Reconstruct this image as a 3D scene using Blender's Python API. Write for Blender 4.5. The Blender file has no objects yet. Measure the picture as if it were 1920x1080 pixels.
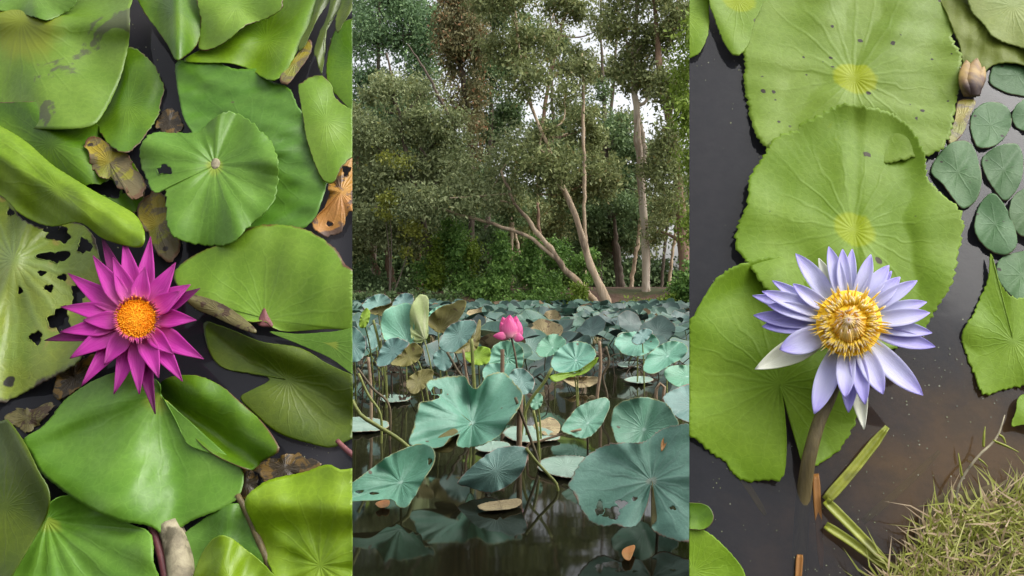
import bpy, bmesh, math, random
import numpy as np
from mathutils import Vector

R = math.radians
PI = math.pi
random.seed(7)
rng = np.random.default_rng(7)
scene = bpy.context.scene

# ------------------------------------------------------------------ camera
F = 1484.0          # focal length in photograph pixels (photograph 1920 x 1080)
H = 0.50            # eye height above the pond
cam_d = bpy.data.cameras.new('camera')
cam_d.sensor_width = 36.0
cam_d.lens = 36.0 * F / 1920.0
cam_d.clip_start = 0.05
cam_d.clip_end = 3000
cam = bpy.data.objects.new('camera', cam_d)
scene.collection.objects.link(cam)
cam.location = (0, 0, H)
cam.rotation_euler = (R(90), 0, 0)
scene.camera = cam

# ------------------------------------------------------------------ world, sun, exposure
SUN_EL, SUN_AZ = R(52), R(102)      # high on the right, veiled by thin cloud
world = bpy.data.worlds.new('World')
scene.world = world
world.use_nodes = True
wn, wl = world.node_tree.nodes, world.node_tree.links
wn.clear()
sky = wn.new('ShaderNodeTexSky')
sky.sky_type = 'NISHITA'
sky.sun_disc = False
sky.sun_elevation = SUN_EL
sky.sun_rotation = SUN_AZ
sky.air_density = 1.0
sky.dust_density = 4.0
hs = wn.new('ShaderNodeHueSaturation')
hs.inputs['Saturation'].default_value = 0.16
bg = wn.new('ShaderNodeBackground')
bg.inputs['Strength'].default_value = 0.15
wo = wn.new('ShaderNodeOutputWorld')
wl.new(sky.outputs[0], hs.inputs['Color'])
wl.new(hs.outputs[0], bg.inputs['Color'])
wl.new(bg.outputs[0], wo.inputs['Surface'])

sun_d = bpy.data.lights.new('sun', 'SUN')
sun_d.energy = 0.7
sun_d.angle = R(40)
sun_d.color = (1.0, 0.95, 0.88)
sun = bpy.data.objects.new('sun', sun_d)
scene.collection.objects.link(sun)
sdir = Vector((math.sin(SUN_AZ) * math.cos(SUN_EL), math.cos(SUN_AZ) * math.cos(SUN_EL), math.sin(SUN_EL)))
sun.rotation_euler = (-sdir).to_track_quat('-Z', 'Y').to_euler()

vs = scene.view_settings
vs.view_transform = 'Standard'
vs.look = 'None'
vs.gamma = 1.0
vs.exposure = 1.0
vs.use_curve_mapping = False
scene.cycles.max_bounces = 6
scene.cycles.transparent_max_bounces = 12

# ------------------------------------------------------------------ geometry helpers
C = scene.collection
CAM = np.array([0.0, 0.0, H])


def ray(px, py):
    px = np.asarray(px, float); py = np.asarray(py, float)
    return np.stack([(px - 960.0) / F, np.ones_like(px), -(py - 540.0) / F], -1)


def at(px, py, D):
    """World point seen at a photograph pixel, D metres in front of the lens."""
    return CAM + ray(px, py) * D


class Plane:
    def __init__(self, p0, n):
        self.p0 = np.array(p0, float)
        self.n = np.array(n, float) / np.linalg.norm(n)
        self.s = (self.p0[1]) / F            # metres for one photograph pixel here

    def hit(self, px, py, h=0.0):
        """Point of the surface h pixels above this plane."""
        r = ray(px, py)
        k = (self.p0 - CAM) @ self.n + np.asarray(h) * self.s
        return CAM + r * (k / (r @ self.n))[..., None]


SLOPE = R(60)
D0 = 1.15
POND = Plane((0, D0, H), (0, -math.sin(SLOPE), math.cos(SLOPE)))   # the two steep lily beds either side


def on_water(px, py, z=0.004):
    D = (H - z) * F / (py - 540.0)
    return at(px, py, D)


def spline(pts, m):
    """Closed Catmull-Rom outline resampled to m points at even arc length."""
    p = np.array(pts, float)
    n = len(p)
    out = []
    for i in range(n):
        a, b, c, d = p[(i - 1) % n], p[i], p[(i + 1) % n], p[(i + 2) % n]
        t = np.linspace(0, 1, 12, endpoint=False)[:, None]
        out.append(0.5 * (2 * b + (c - a) * t + (2 * a - 5 * b + 4 * c - d) * t ** 2 + (3 * b - a - 3 * c + d) * t ** 3))
    q = np.concatenate(out)
    q = np.vstack([q, q[:1]])
    L = np.concatenate([[0], np.cumsum(np.linalg.norm(np.diff(q, axis=0), axis=1))])
    s = np.linspace(0, L[-1], m, endpoint=False)
    return np.stack([np.interp(s, L, q[:, 0]), np.interp(s, L, q[:, 1])], -1)


def link(o, parent=None):
    C.objects.link(o)
    if parent is not None:
        o.parent = parent
    return o


def tag(o, label=None, cat=None, group=None, kind=None):
    if label: o['label'] = label
    if cat: o['category'] = cat
    if group: o['group'] = group
    if kind: o['kind'] = kind
    return o


def empty(name, loc):
    o = bpy.data.objects.new(name, None)
    o.empty_display_size = 0.05
    o.location = loc
    return link(o)


def mesh_obj(name, V, Fc, mat, parent=None, origin=None, uv=None, smooth=True, mats=None):
    """One mesh object; V in world coordinates, its origin put at origin (or its parent's)."""
    V = np.asarray(V, float)
    if origin is None:
        origin = np.array(parent.location) if parent is not None else V.mean(0)
    origin = np.array(origin, float)
    me = bpy.data.meshes.new(name)
    me.from_pydata((V - origin).tolist(), [], [tuple(int(i) for i in f) for f in Fc])
    if uv is not None:
        ul = me.uv_layers.new(name='leaf')
        idx = np.empty(len(me.loops), np.int32)
        me.loops.foreach_get('vertex_index', idx)
        ul.data.foreach_set('uv', np.asarray(uv, np.float32)[idx].ravel())
    if smooth:
        me.polygons.foreach_set('use_smooth', np.ones(len(me.polygons), bool))
    for m in ([mat] if mats is None else mats):
        me.materials.append(m)
    me.update()
    o = bpy.data.objects.new(name, me)
    link(o, parent)
    po = np.zeros(3)
    if parent is not None:
        q = parent
        while q is not None:
            po = po + np.array(q.location); q = q.parent
    o.location = origin - po
    return o


def solid(o, t, under=False):
    m = o.modifiers.new('thickness', 'SOLIDIFY')
    m.thickness = t
    m.offset = -1
    if under:
        m.material_offset = 1
    return o


def clip(o, planes):
    bm = bmesh.new()
    bm.from_mesh(o.data)
    mw = np.array(o.location)
    p = o.parent
    while p is not None:
        mw = mw + np.array(p.location); p = p.parent
    for co, no in planes:
        g = bm.verts[:] + bm.edges[:] + bm.faces[:]
        bmesh.ops.bisect_plane(bm, geom=g, plane_co=Vector(np.array(co) - mw), plane_no=Vector(no), clear_outer=True, dist=1e-6)
    bm.to_mesh(o.data)
    bm.free()
    return o


def edge_plane(px, sign):
    d = (px - 960.0) / F
    return (tuple(CAM), (sign * 1.0, -sign * d, 0.0))


LEFT_EDGE = [edge_plane(660.5, 1)]
RIGHT_EDGE = [edge_plane(1292.5, -1)]


def tube_arrays(path, rad, sides=8, cap=True):
    P = np.asarray(path, float)
    n = len(P)
    rad = np.broadcast_to(np.asarray(rad, float), (n,)) if np.ndim(rad) == 0 else np.asarray(rad, float)
    T = np.gradient(P, axis=0)
    T /= np.linalg.norm(T, axis=1)[:, None] + 1e-12
    up = np.array([0.3, 1.0, 0.2]) if abs(T[0] @ np.array([0.3, 1.0, 0.2])) < 0.9 else np.array([1.0, 0.1, 0.0])
    V = []
    for i in range(n):
        a = np.cross(T[i], up); a /= np.linalg.norm(a)
        b = np.cross(T[i], a)
        th = np.arange(sides) * 2 * PI / sides
        V.append(P[i] + rad[i] * (np.cos(th)[:, None] * a + np.sin(th)[:, None] * b))
    V = np.concatenate(V)
    Fc = []
    for i in range(n - 1):
        for k in range(sides):
            k2 = (k + 1) % sides
            Fc.append((i * sides + k, i * sides + k2, (i + 1) * sides + k2, (i + 1) * sides + k))
    if cap:
        Fc.append(tuple(range(sides))[::-1])
        Fc.append(tuple((n - 1) * sides + k for k in range(sides)))
    uv = np.stack([np.tile(np.arange(sides) / sides, n), np.repeat(np.linspace(0, 1, n), sides)], -1)
    return V, Fc, uv


def curve_pts(pts, m):
    """Open smooth path through 3-D points."""
    p = np.array(pts, float)
    if len(p) == 2:
        t = np.linspace(0, 1, m)[:, None]
        return p[0] * (1 - t) + p[1] * t
    q = np.vstack([2 * p[0] - p[1], p, 2 * p[-1] - p[-2]])
    out = []
    for i in range(1, len(q) - 2):
        a, b, c, d = q[i - 1], q[i], q[i + 1], q[i + 2]
        t = np.linspace(0, 1, 10, endpoint=False)[:, None]
        out.append(0.5 * (2 * b + (c - a) * t + (2 * a - 5 * b + 4 * c - d) * t ** 2 + (3 * b - a - 3 * c + d) * t ** 3))
    out = np.vstack(out + [p[-1:]])
    L = np.concatenate([[0], np.cumsum(np.linalg.norm(np.diff(out, axis=0), axis=1))])
    s = np.linspace(0, L[-1], m)
    return np.stack([np.interp(s, L, out[:, k]) for k in range(out.shape[1])], -1)


def tube(name, pts, rad, mat, parent=None, sides=8, m=12, origin=None):
    P = curve_pts(pts, m)
    r = np.asarray(rad, float)
    if r.ndim:
        r = np.interp(np.linspace(0, 1, m), np.linspace(0, 1, len(r)), r)
    V, Fc, uv = tube_arrays(P, r, sides)
    return mesh_obj(name, V, Fc, mat, parent, origin=origin if origin is not None else (None if parent is not None else P[0]), uv=uv)


# ------------------------------------------------------------------ materials
def lin(c):
    """sRGB 0-255 triple to linear."""
    return tuple(((v / 255.0) / 12.92 if v <= 10 else ((v / 255.0 + 0.055) / 1.055) ** 2.4) for v in c)


class NT:
    def __init__(self, name):
        self.m = bpy.data.materials.new(name)
        self.m.use_nodes = True
        self.t = self.m.node_tree
        self.t.nodes.clear()
        self.out = self.n('ShaderNodeOutputMaterial')

    def n(self, k, **kw):
        nd = self.t.nodes.new(k)
        for a, v in kw.items():
            setattr(nd, a, v)
        return nd

    def l(self, a, b):
        self.t.links.new(a, b)

    def put(self, sock, v):
        if isinstance(v, bpy.types.NodeSocket):
            self.l(v, sock)
        elif isinstance(v, (tuple, list)) and len(v) == 3 and sock.type == 'RGBA':
            sock.default_value = (*v, 1)
        else:
            sock.default_value = v

    def math(self, op, a, b=None, c=None, clamp=False):
        nd = self.n('ShaderNodeMath', operation=op, use_clamp=clamp)
        for i, v in enumerate((a, b, c)):
            if v is not None:
                self.put(nd.inputs[i], v)
        return nd.outputs[0]

    def mix(self, f, a, b, mode='MIX'):
        nd = self.n('ShaderNodeMix', data_type='RGBA', blend_type=mode)
        self.put(nd.inputs[0], f); self.put(nd.inputs[6], a); self.put(nd.inputs[7], b)
        return nd.outputs[2]

    def ramp(self, v, lo, hi, a=0.0, b=1.0):
        nd = self.n('ShaderNodeMapRange', interpolation_type='SMOOTHSTEP')
        self.put(nd.inputs[0], v)
        for i, x in enumerate((lo, hi, a, b)):
            self.put(nd.inputs[i + 1], x)
        return nd.outputs[0]

    def noise(self, vec, scale, detail=3, rough=0.55, dist=0.0):
        nd = self.n('ShaderNodeTexNoise')
        if vec is not None: self.l(vec, nd.inputs['Vector'])
        nd.inputs['Scale'].default_value = scale
        nd.inputs['Detail'].default_value = detail
        nd.inputs['Roughness'].default_value = rough
        nd.inputs['Distortion'].default_value = dist
        return nd.outputs[0]

    def obj(self):
        return self.n('ShaderNodeTexCoord').outputs['Object']

    def bump(self, h, strength, dist):
        nd = self.n('ShaderNodeBump')
        nd.inputs['Strength'].default_value = strength
        nd.inputs['Distance'].default_value = dist
        self.put(nd.inputs['Height'], h)
        return nd.outputs[0]

    def principled(self, color, rough=0.5, normal=None, spec=0.5, trans=0.0, tcol=None, coat=0.0, coat_rough=0.2, sheen=0.0):
        p = self.n('ShaderNodeBsdfPrincipled')
        self.put(p.inputs['Base Color'], color)
        self.put(p.inputs['Roughness'], rough)
        p.inputs['Specular IOR Level'].default_value = spec
        p.inputs['Coat Weight'].default_value = coat
        p.inputs['Coat Roughness'].default_value = coat_rough
        p.inputs['Sheen Weight'].default_value = sheen
        if normal is not None: self.l(normal, p.inputs['Normal'])
        s = p.outputs[0]
        if trans:
            tr = self.n('ShaderNodeBsdfTranslucent')
            self.put(tr.inputs['Color'], color if tcol is None else tcol)
            mx = self.n('ShaderNodeMixShader')
            mx.inputs[0].default_value = trans
            self.l(s, mx.inputs[1]); self.l(tr.outputs[0], mx.inputs[2])
            s = mx.outputs[0]
        self.l(s, self.out.inputs['Surface'])
        return self.m


def leaf_mat(name, c1, c2, vein=None, vn=22, vs=0.35, center=None, crad=0.2, csoft=0.35, cm=None, netsc=75, edge=None, ea=0.0,
             mott=None, mo=0.5, msc=20, spot=None, spd=0.0, spsc=60, rough=0.35, spec=0.5, scale=9.0, bump=0.35,
             trans=0.0, hue=0.0, bright=0.0, vw=0.035, sheen=0.0, coat=0.0, wrinkle=0.0, k=1.0):
    t = NT(name)
    kk = lambda c: None if c is None else tuple(x * k for x in c)
    c1, c2, vein, center, edge, mott, spot = map(kk, (c1, c2, vein, center, edge, mott, spot))
    ob = t.obj()
    uvn = t.n('ShaderNodeUVMap', uv_map='leaf')
    sep = t.n('ShaderNodeSeparateXYZ')
    t.l(uvn.outputs[0], sep.inputs[0])
    u, v = sep.outputs[0], sep.outputs[1]
    r = t.math('SQRT', t.math('ADD', t.math('MULTIPLY', u, u), t.math('MULTIPLY', v, v)))
    big = t.noise(ob, scale, 4, 0.55, 0.4)
    col = t.mix(t.ramp(big, 0.34, 0.66), c1, c2)
    fine = t.noise(ob, scale * 14, 4, 0.65)
    col = t.mix(t.ramp(fine, 0.3, 0.75, 0.0, 0.28), col, tuple(x * 0.55 for x in c1))
    net = t.n('ShaderNodeTexVoronoi', feature='DISTANCE_TO_EDGE')
    t.l(ob, net.inputs['Vector'])
    net.inputs['Scale'].default_value = netsc
    nl = t.ramp(net.outputs['Distance'], 0.0, 0.10, 1.0, 0.0)
    col = t.mix(t.math('MULTIPLY', nl, 0.08), col, tuple(min(1.0, x * 1.7 + 0.015) for x in c2))
    ang = t.math('ADD', t.math('ARCTAN2', v, u), t.math('MULTIPLY', t.math('SUBTRACT', t.noise(uvn.outputs[0], 3.0, 2), 0.5), 0.35))
    fr = t.math('FRACT', t.math('MULTIPLY', ang, vn / (2 * PI)))
    d = t.math('MULTIPLY', t.math('ABSOLUTE', t.math('SUBTRACT', fr, 0.5)), t.math('MULTIPLY', r, 2 * PI / vn))
    vm = t.math('MULTIPLY', t.ramp(d, 0.0, vw, 1.0, 0.0), t.ramp(r, 0.25, 0.95, 1.0, 0.15))
    if vein is not None:
        col = t.mix(t.math('MULTIPLY', vm, vs), col, vein)
    if mott is not None:
        mpv = t.n('ShaderNodeMapping')
        t.l(ob, mpv.inputs[0])
        mpv.inputs['Location'].default_value = (3.1, 1.7, 0.4)
        mm = t.noise(mpv.outputs[0], msc, 5, 0.6, 0.8)
        col = t.mix(t.math('MULTIPLY', t.ramp(mm, 1.0 - mo, 1.06 - mo), 0.85), col, mott)
    if center is not None:
        if cm:          # a round middle, its radius in metres about the stalk
            ln = t.n('ShaderNodeVectorMath', operation='LENGTH')
            t.l(ob, ln.inputs[0])
            rr = t.math('ADD', t.math('MULTIPLY', ln.outputs['Value'], crad / cm), t.math('MULTIPLY', t.math('SUBTRACT', t.noise(ob, 60, 3), 0.5), crad * 0.35))
        else:
            rr = t.math('ADD', r, t.math('MULTIPLY', t.math('SUBTRACT', t.noise(uvn.outputs[0], 9.0, 3), 0.5), crad * 0.5))
        col = t.mix(t.ramp(rr, crad * (1 - csoft), crad * (1 + csoft), 1.0, 0.0), col, center)
    if edge is not None:
        en = t.math('ADD', r, t.math('MULTIPLY', t.math('SUBTRACT', t.noise(ob, 35, 4), 0.5), 0.5 * ea + 0.06))
        col = t.mix(t.ramp(en, 1.0 - 0.22 * ea, 1.02 - 0.1 * ea), col, edge)
    if spot is not None:
        vo = t.n('ShaderNodeTexVoronoi')
        t.l(ob, vo.inputs['Vector'])
        vo.inputs['Scale'].default_value = spsc
        vs_ = t.n('ShaderNodeSeparateColor')
        t.l(vo.outputs['Color'], vs_.inputs[0])
        pick = t.math('LESS_THAN', vs_.outputs[0], spd)
        rad = t.math('ADD', 0.04, t.math('MULTIPLY', t.math('MULTIPLY', vs_.outputs[1], vs_.outputs[1]), 0.30))
        dd = t.math('ADD', vo.outputs['Distance'], t.math('MULTIPLY', t.math('SUBTRACT', t.noise(ob, spsc * 3, 2), 0.5), 0.25))
        hit = t.math('MULTIPLY', pick, t.ramp(t.math('SUBTRACT', dd, rad), -0.06, 0.03, 1.0, 0.0))
        col = t.mix(hit, col, spot)
    if hue or bright:
        oi = t.n('ShaderNodeObjectInfo')
        hsn = t.n('ShaderNodeHueSaturation')
        t.put(hsn.inputs['Hue'], t.math('ADD', 0.5 - hue / 2, t.math('MULTIPLY', oi.outputs['Random'], hue)))
        t.put(hsn.inputs['Value'], t.math('ADD', 1.0 - bright, t.math('MULTIPLY', t.math('FRACT', t.math('MULTIPLY', oi.outputs['Random'], 7.3)), 2 * bright)))
        t.l(col, hsn.inputs['Color'])
        col = hsn.outputs[0]
    hgt = t.math('ADD', t.math('ADD', t.math('MULTIPLY', vm, 0.6), t.math('MULTIPLY', nl, -0.08)), t.math('MULTIPLY', fine, 0.45))
    if wrinkle:
        hgt = t.math('ADD', hgt, t.math('MULTIPLY', t.noise(ob, scale * 4, 2, 0.5, 1.0), wrinkle))
    nm = t.bump(hgt, bump, 0.004)
    rg = t.math('ADD', rough - 0.20, t.math('ADD', t.math('MULTIPLY', fine, 0.2), t.math('MULTIPLY', t.noise(ob, scale * 3, 4, 0.6), 0.2)))
    return t.principled(col, rg, nm, spec=spec, trans=trans, sheen=sheen, coat=coat)


def simple_mat(name, c1, c2, scale=30, rough=0.6, bump=0.4, bd=0.003, stretch=(1, 1, 1), spec=0.4, c3=None, trans=0.0):
    t = NT(name)
    mp = t.n('ShaderNodeMapping')
    t.l(t.obj(), mp.inputs[0])
    mp.inputs['Scale'].default_value = stretch
    n1 = t.noise(mp.outputs[0], scale, 5, 0.6, 0.3)
    col = t.mix(t.ramp(n1, 0.3, 0.7), c1, c2)
    if c3 is not None:
        n2 = t.noise(mp.outputs[0], scale * 0.35, 4, 0.6, 0.5)
        col = t.mix(t.ramp(n2, 0.5, 0.62), col, c3)
    n3 = t.noise(mp.outputs[0], scale * 4, 4, 0.65)
    return t.principled(col, rough, t.bump(t.math('ADD', n1, t.math('MULTIPLY', n3, 0.5)), bump, bd), spec=spec, trans=trans)


def petal_mat(name, base, mid, tip, streak, rough=0.45, trans=0.3, k=1.0):
    t = NT(name)
    uvn = t.n('ShaderNodeUVMap', uv_map='leaf')
    sep = t.n('ShaderNodeSeparateXYZ')
    t.l(uvn.outputs[0], sep.inputs[0])
    x, s = sep.outputs[0], sep.outputs[1]
    mp = t.n('ShaderNodeMapping')
    t.l(uvn.outputs[0], mp.inputs[0])
    mp.inputs['Scale'].default_value = (9, 1.2, 1)
    st = t.noise(mp.outputs[0], 1.6, 4, 0.6)
    col = t.mix(t.ramp(s, 0.05, 0.42 * k), base, mid)
    ss = t.math('ADD', s, t.math('MULTIPLY', t.math('SUBTRACT', st, 0.5), 0.3))
    col = t.mix(t.ramp(ss, 0.55 * k, 1.02), col, tip)
    fn = t.noise(mp.outputs[0], 5.0, 4, 0.7)
    col = t.mix(t.ramp(st, 0.40, 0.72, 0.0, 0.6), col, streak)
    col = t.mix(t.ramp(fn, 0.35, 0.7, 0.0, 0.12), col, tip)
    nm = t.bump(t.math('ADD', st, fn), 0.4, 0.002)
    return t.principled(col, rough, nm, spec=0.35, trans=trans)


def foliage_mat(name, dark, mid, light, rough=0.55, trans=0.3, yellow=None, yamt=0.05):
    t = NT(name)
    g = t.n('ShaderNodeNewGeometry')
    rp = g.outputs['Random Per Island']
    n1 = t.noise(t.obj(), 1.3, 3, 0.6)
    f = t.math('ADD', t.math('MULTIPLY', rp, 0.6), t.math('MULTIPLY', n1, 0.6))
    col = t.mix(t.ramp(f, 0.25, 0.6), dark, mid)
    col = t.mix(t.ramp(f, 0.62, 1.0), col, light)
    if yellow is not None:
        col = t.mix(t.math('LESS_THAN', t.math('FRACT', t.math('MULTIPLY', rp, 37.7)), yamt), col, yellow)
    return t.principled(col, rough, None, spec=0.3, trans=trans)

# ------------------------------------------------------------------ material set
MUD = (0.045, 0.034, 0.022)
PK = dict(spec=0.38, bump=0.12, vw=0.018)
m_pad_green = leaf_mat('pad_green', (0.080, 0.195, 0.012), (0.12, 0.25, 0.026), vein=(0.17, 0.29, 0.07), vs=0.14, center=(0.20, 0.28, 0.03), crad=0.12, spot=(0.09, 0.06, 0.04), spd=0.05, spsc=38, rough=0.41, wrinkle=0.5, hue=0.02, bright=0.1, **PK)
m_pad_fresh = leaf_mat('pad_fresh', (0.13, 0.245, 0.002), (0.19, 0.31, 0.010), vein=(0.24, 0.33, 0.06), vs=0.14, rough=0.41, wrinkle=0.5, hue=0.02, bright=0.08, **PK)
m_pad_deep = leaf_mat('pad_deep', (0.060, 0.15, 0.001), (0.105, 0.21, 0.002), vein=(0.15, 0.25, 0.03), vs=0.14, rough=0.41, wrinkle=0.5, edge=(0.10, 0.05, 0.02), ea=0.12, **PK)
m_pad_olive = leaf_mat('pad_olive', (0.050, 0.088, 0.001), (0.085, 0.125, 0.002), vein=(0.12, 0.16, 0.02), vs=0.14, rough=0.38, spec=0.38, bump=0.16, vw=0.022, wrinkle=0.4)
m_pad_mott = leaf_mat('pad_mottled', (0.11, 0.21, 0.012), (0.15, 0.255, 0.025), vein=(0.18, 0.28, 0.05), vs=0.15, mott=(0.075, 0.08, 0.04), mo=0.46, msc=10, center=(0.17, 0.21, 0.012), crad=0.34, rough=0.41, wrinkle=0.5, **PK)
m_pad_rot = leaf_mat('pad_spotted', (0.165, 0.245, 0.03), (0.22, 0.265, 0.025), vein=(0.25, 0.34, 0.11), vs=0.4, vn=18, vw=0.05, mott=(0.26, 0.22, 0.05), mo=0.40, msc=14, spot=(0.02, 0.017, 0.012), spd=0.2, spsc=34, edge=(0.045, 0.03, 0.02), ea=0.2, rough=0.42, wrinkle=0.5)
m_pad_brownedge = leaf_mat('pad_brown_edge', (0.13, 0.25, 0.012), (0.175, 0.295, 0.026), vein=(0.2, 0.31, 0.07), vs=0.12, edge=(0.09, 0.035, 0.014), ea=0.13, rough=0.41, wrinkle=0.5, **PK)
m_yellow = leaf_mat('leaf_yellowing', (0.34, 0.25, 0.010), (0.21, 0.23, 0.02), mott=(0.13, 0.10, 0.055), mo=0.50, msc=18, spot=(0.03, 0.02, 0.015), spd=0.25, spsc=50, rough=0.5, edge=(0.14, 0.07, 0.03), ea=0.5)
m_orange = leaf_mat('leaf_orange', (0.46, 0.24, 0.03), (0.40, 0.17, 0.035), mott=(0.06, 0.04, 0.04), mo=0.5, msc=22, rough=0.5)
m_curl = leaf_mat('leaf_curled_brown', (0.10, 0.085, 0.025), (0.14, 0.12, 0.035), mott=(0.04, 0.014, 0.008), mo=0.5, msc=60, rough=0.45)
m_deadwet = leaf_mat('leaf_dead_wet', (0.11, 0.065, 0.012), (0.17, 0.095, 0.014), mott=(0.018, 0.014, 0.008), mo=0.52, msc=45, rough=0.4)
LK = dict(spec=0.14, bump=0.2)
m_pad_lime = leaf_mat('pad_lime', (0.150, 0.245, 0.018), (0.178, 0.27, 0.030), vein=(0.21, 0.30, 0.075), vs=0.09, vn=22, vw=0.02, center=(0.26, 0.32, 0.0), crad=0.22, cm=0.036, csoft=0.12, spot=(0.03, 0.022, 0.014), spd=0.24, spsc=62, rough=0.5, wrinkle=0.25, **LK)
m_pad_lime2 = leaf_mat('pad_lime_plain', (0.138, 0.242, 0.012), (0.168, 0.27, 0.022), vein=(0.20, 0.29, 0.065), vs=0.09, vn=20, vw=0.02, center=(0.235, 0.31, 0.0), crad=0.20, cm=0.031, csoft=0.14, spot=(0.04, 0.03, 0.014), spd=0.03, spsc=40, rough=0.5, wrinkle=0.35, mott=(0.19, 0.27, 0.001), mo=0.35, msc=7, **LK)
m_pad_lime3 = leaf_mat('pad_lime_bright', (0.14, 0.25, 0.010), (0.175, 0.285, 0.018), vein=(0.2, 0.3, 0.05), vs=0.14, vw=0.02, rough=0.5, wrinkle=0.25, **LK)
m_pad_pale = leaf_mat('pad_pale_matte', (0.20, 0.27, 0.06), (0.24, 0.29, 0.07), vein=(0.27, 0.34, 0.12), vs=0.2, spot=(0.03, 0.025, 0.018), spd=0.1, spsc=40, rough=0.55, wrinkle=0.3, **LK)
m_pad_olive_matte = leaf_mat('pad_olive_matte', (0.13, 0.17, 0.02), (0.17, 0.21, 0.03), vein=(0.2, 0.24, 0.05), vs=0.15, rough=0.55, wrinkle=0.3, **LK)  # the pad's own matte olive colour
m_small = leaf_mat('small_floating_leaf', (0.072, 0.155, 0.058), (0.10, 0.19, 0.078), vein=(0.13, 0.20, 0.10), vs=0.15, vn=9, vw=0.04, spot=(0.04, 0.03, 0.025), spd=0.12, spsc=90, edge=(0.15, 0.10, 0.06), ea=0.10, rough=0.5, scale=20, hue=0.02, bright=0.1, spec=0.16, bump=0.2)
m_submerged = simple_mat('submerged_weed', (0.22, 0.17, 0.04), (0.32, 0.24, 0.06), 25, rough=0.6)
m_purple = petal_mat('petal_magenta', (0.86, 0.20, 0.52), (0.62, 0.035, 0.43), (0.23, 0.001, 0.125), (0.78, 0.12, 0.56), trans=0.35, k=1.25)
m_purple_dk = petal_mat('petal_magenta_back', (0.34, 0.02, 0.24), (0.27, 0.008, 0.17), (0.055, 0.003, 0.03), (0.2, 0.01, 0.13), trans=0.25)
m_stamen_or = simple_mat('stamen_orange', (0.97, 0.38, 0.006), (1.0, 0.47, 0.01), 120, rough=0.6, bump=0.3)
m_fil_pur = simple_mat('filament_purple', (0.34, 0.02, 0.20), (0.50, 0.10, 0.10), 90, rough=0.5)
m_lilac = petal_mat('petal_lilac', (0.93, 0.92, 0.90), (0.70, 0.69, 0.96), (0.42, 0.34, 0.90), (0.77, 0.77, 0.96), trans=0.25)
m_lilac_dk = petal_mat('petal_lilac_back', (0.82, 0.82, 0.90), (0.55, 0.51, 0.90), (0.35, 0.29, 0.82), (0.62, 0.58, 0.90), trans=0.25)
m_cream = petal_mat('sepal_cream', (0.68, 0.72, 0.44), (0.84, 0.85, 0.66), (0.88, 0.88, 0.80), (0.76, 0.79, 0.56), trans=0.2)
m_stamen_ye = petal_mat('stamen_yellow', (1.0, 0.66, 0.01), (1.0, 0.74, 0.03), (0.97, 0.90, 0.80), (1.0, 0.70, 0.02), trans=0.4, k=1.4)
m_stamen_in = petal_mat('stamen_inner', (1.0, 0.66, 0.02), (1.0, 0.76, 0.20), (0.94, 0.82, 0.82), (1.0, 0.76, 0.28), trans=0.4, k=1.2)
m_stem_brown = simple_mat('stem_brown', (0.10, 0.075, 0.03), (0.17, 0.13, 0.05), 40, rough=0.45, stretch=(3, 3, .5))
m_stem_grey = simple_mat('stem_mottled', (0.20, 0.17, 0.11), (0.42, 0.37, 0.24), 55, rough=0.7, c3=(0.10, 0.085, 0.05))
m_stem_red = simple_mat('stem_reddish', (0.16, 0.05, 0.06), (0.24, 0.09, 0.08), 50, rough=0.4)
m_reed = simple_mat('reed_green', (0.21, 0.24, 0.015), (0.34, 0.36, 0.04), 30, rough=0.45, c3=(0.16, 0.17, 0.02))
m_reed_brown = simple_mat('reed_brown', (0.22, 0.085, 0.012), (0.34, 0.15, 0.02), 20, rough=0.6)
m_bud = simple_mat('bud_dry', (0.50, 0.34, 0.10), (0.14, 0.07, 0.05), 22, rough=0.6, c3=(0.08, 0.05, 0.045))
m_mud = simple_mat('mud', (0.06, 0.06, 0.075), (0.09, 0.088, 0.105), 5, rough=0.8, bump=0.1)
m_mudbrown = simple_mat('mud_brown', (0.10, 0.06, 0.025), (0.17, 0.105, 0.045), 9, rough=0.8, c3=(0.06, 0.045, 0.025))


def water_mat(name, tint, ripple, rscale, rough=0.03, murk=(0.032, 0.033, 0.041), silt=None):
    """Clear shallow water: what lies below shows through, tinted; the surface mirrors the sky."""
    t = NT(name)
    fr = t.n('ShaderNodeFresnel')
    fr.inputs['IOR'].default_value = 1.34
    nm = t.bump(t.noise(t.obj(), rscale, 3, 0.5, 0.6), ripple, 0.01)
    t.l(nm, fr.inputs['Normal'])
    tr = t.n('ShaderNodeBsdfTransparent'); t.put(tr.inputs[0], tint)
    gl = t.n('ShaderNodeBsdfGlossy'); gl.inputs['Roughness'].default_value = rough
    t.l(nm, gl.inputs['Normal'])
    if silt is not None:        # brown silt stirred up along the bank
        dv = t.n('ShaderNodeVectorMath', operation='DISTANCE')
        t.l(t.n('ShaderNodeNewGeometry').outputs['Position'], dv.inputs[0]); dv.inputs[1].default_value = silt
        dd = t.math('ADD', dv.outputs['Value'], t.math('MULTIPLY', t.math('SUBTRACT', t.noise(t.obj(), 9, 5, 0.6, 0.8), 0.5), 0.22))
        murk = t.mix(t.ramp(dd, 0.06, 0.25), (0.15, 0.092, 0.040), murk)
    mk = t.n('ShaderNodeBsdfDiffuse'); t.put(mk.inputs[0], murk)
    m0 = t.n('ShaderNodeMixShader'); m0.inputs[0].default_value = 0.38
    t.l(tr.outputs[0], m0.inputs[1]); t.l(mk.outputs[0], m0.inputs[2])
    mx = t.n('ShaderNodeMixShader')
    t.l(fr.outputs[0], mx.inputs[0])
    t.l(m0.outputs[0], mx.inputs[1]); t.l(gl.outputs[0], mx.inputs[2])
    t.l(mx.outputs[0], t.out.inputs['Surface'])
    return t.m


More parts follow.
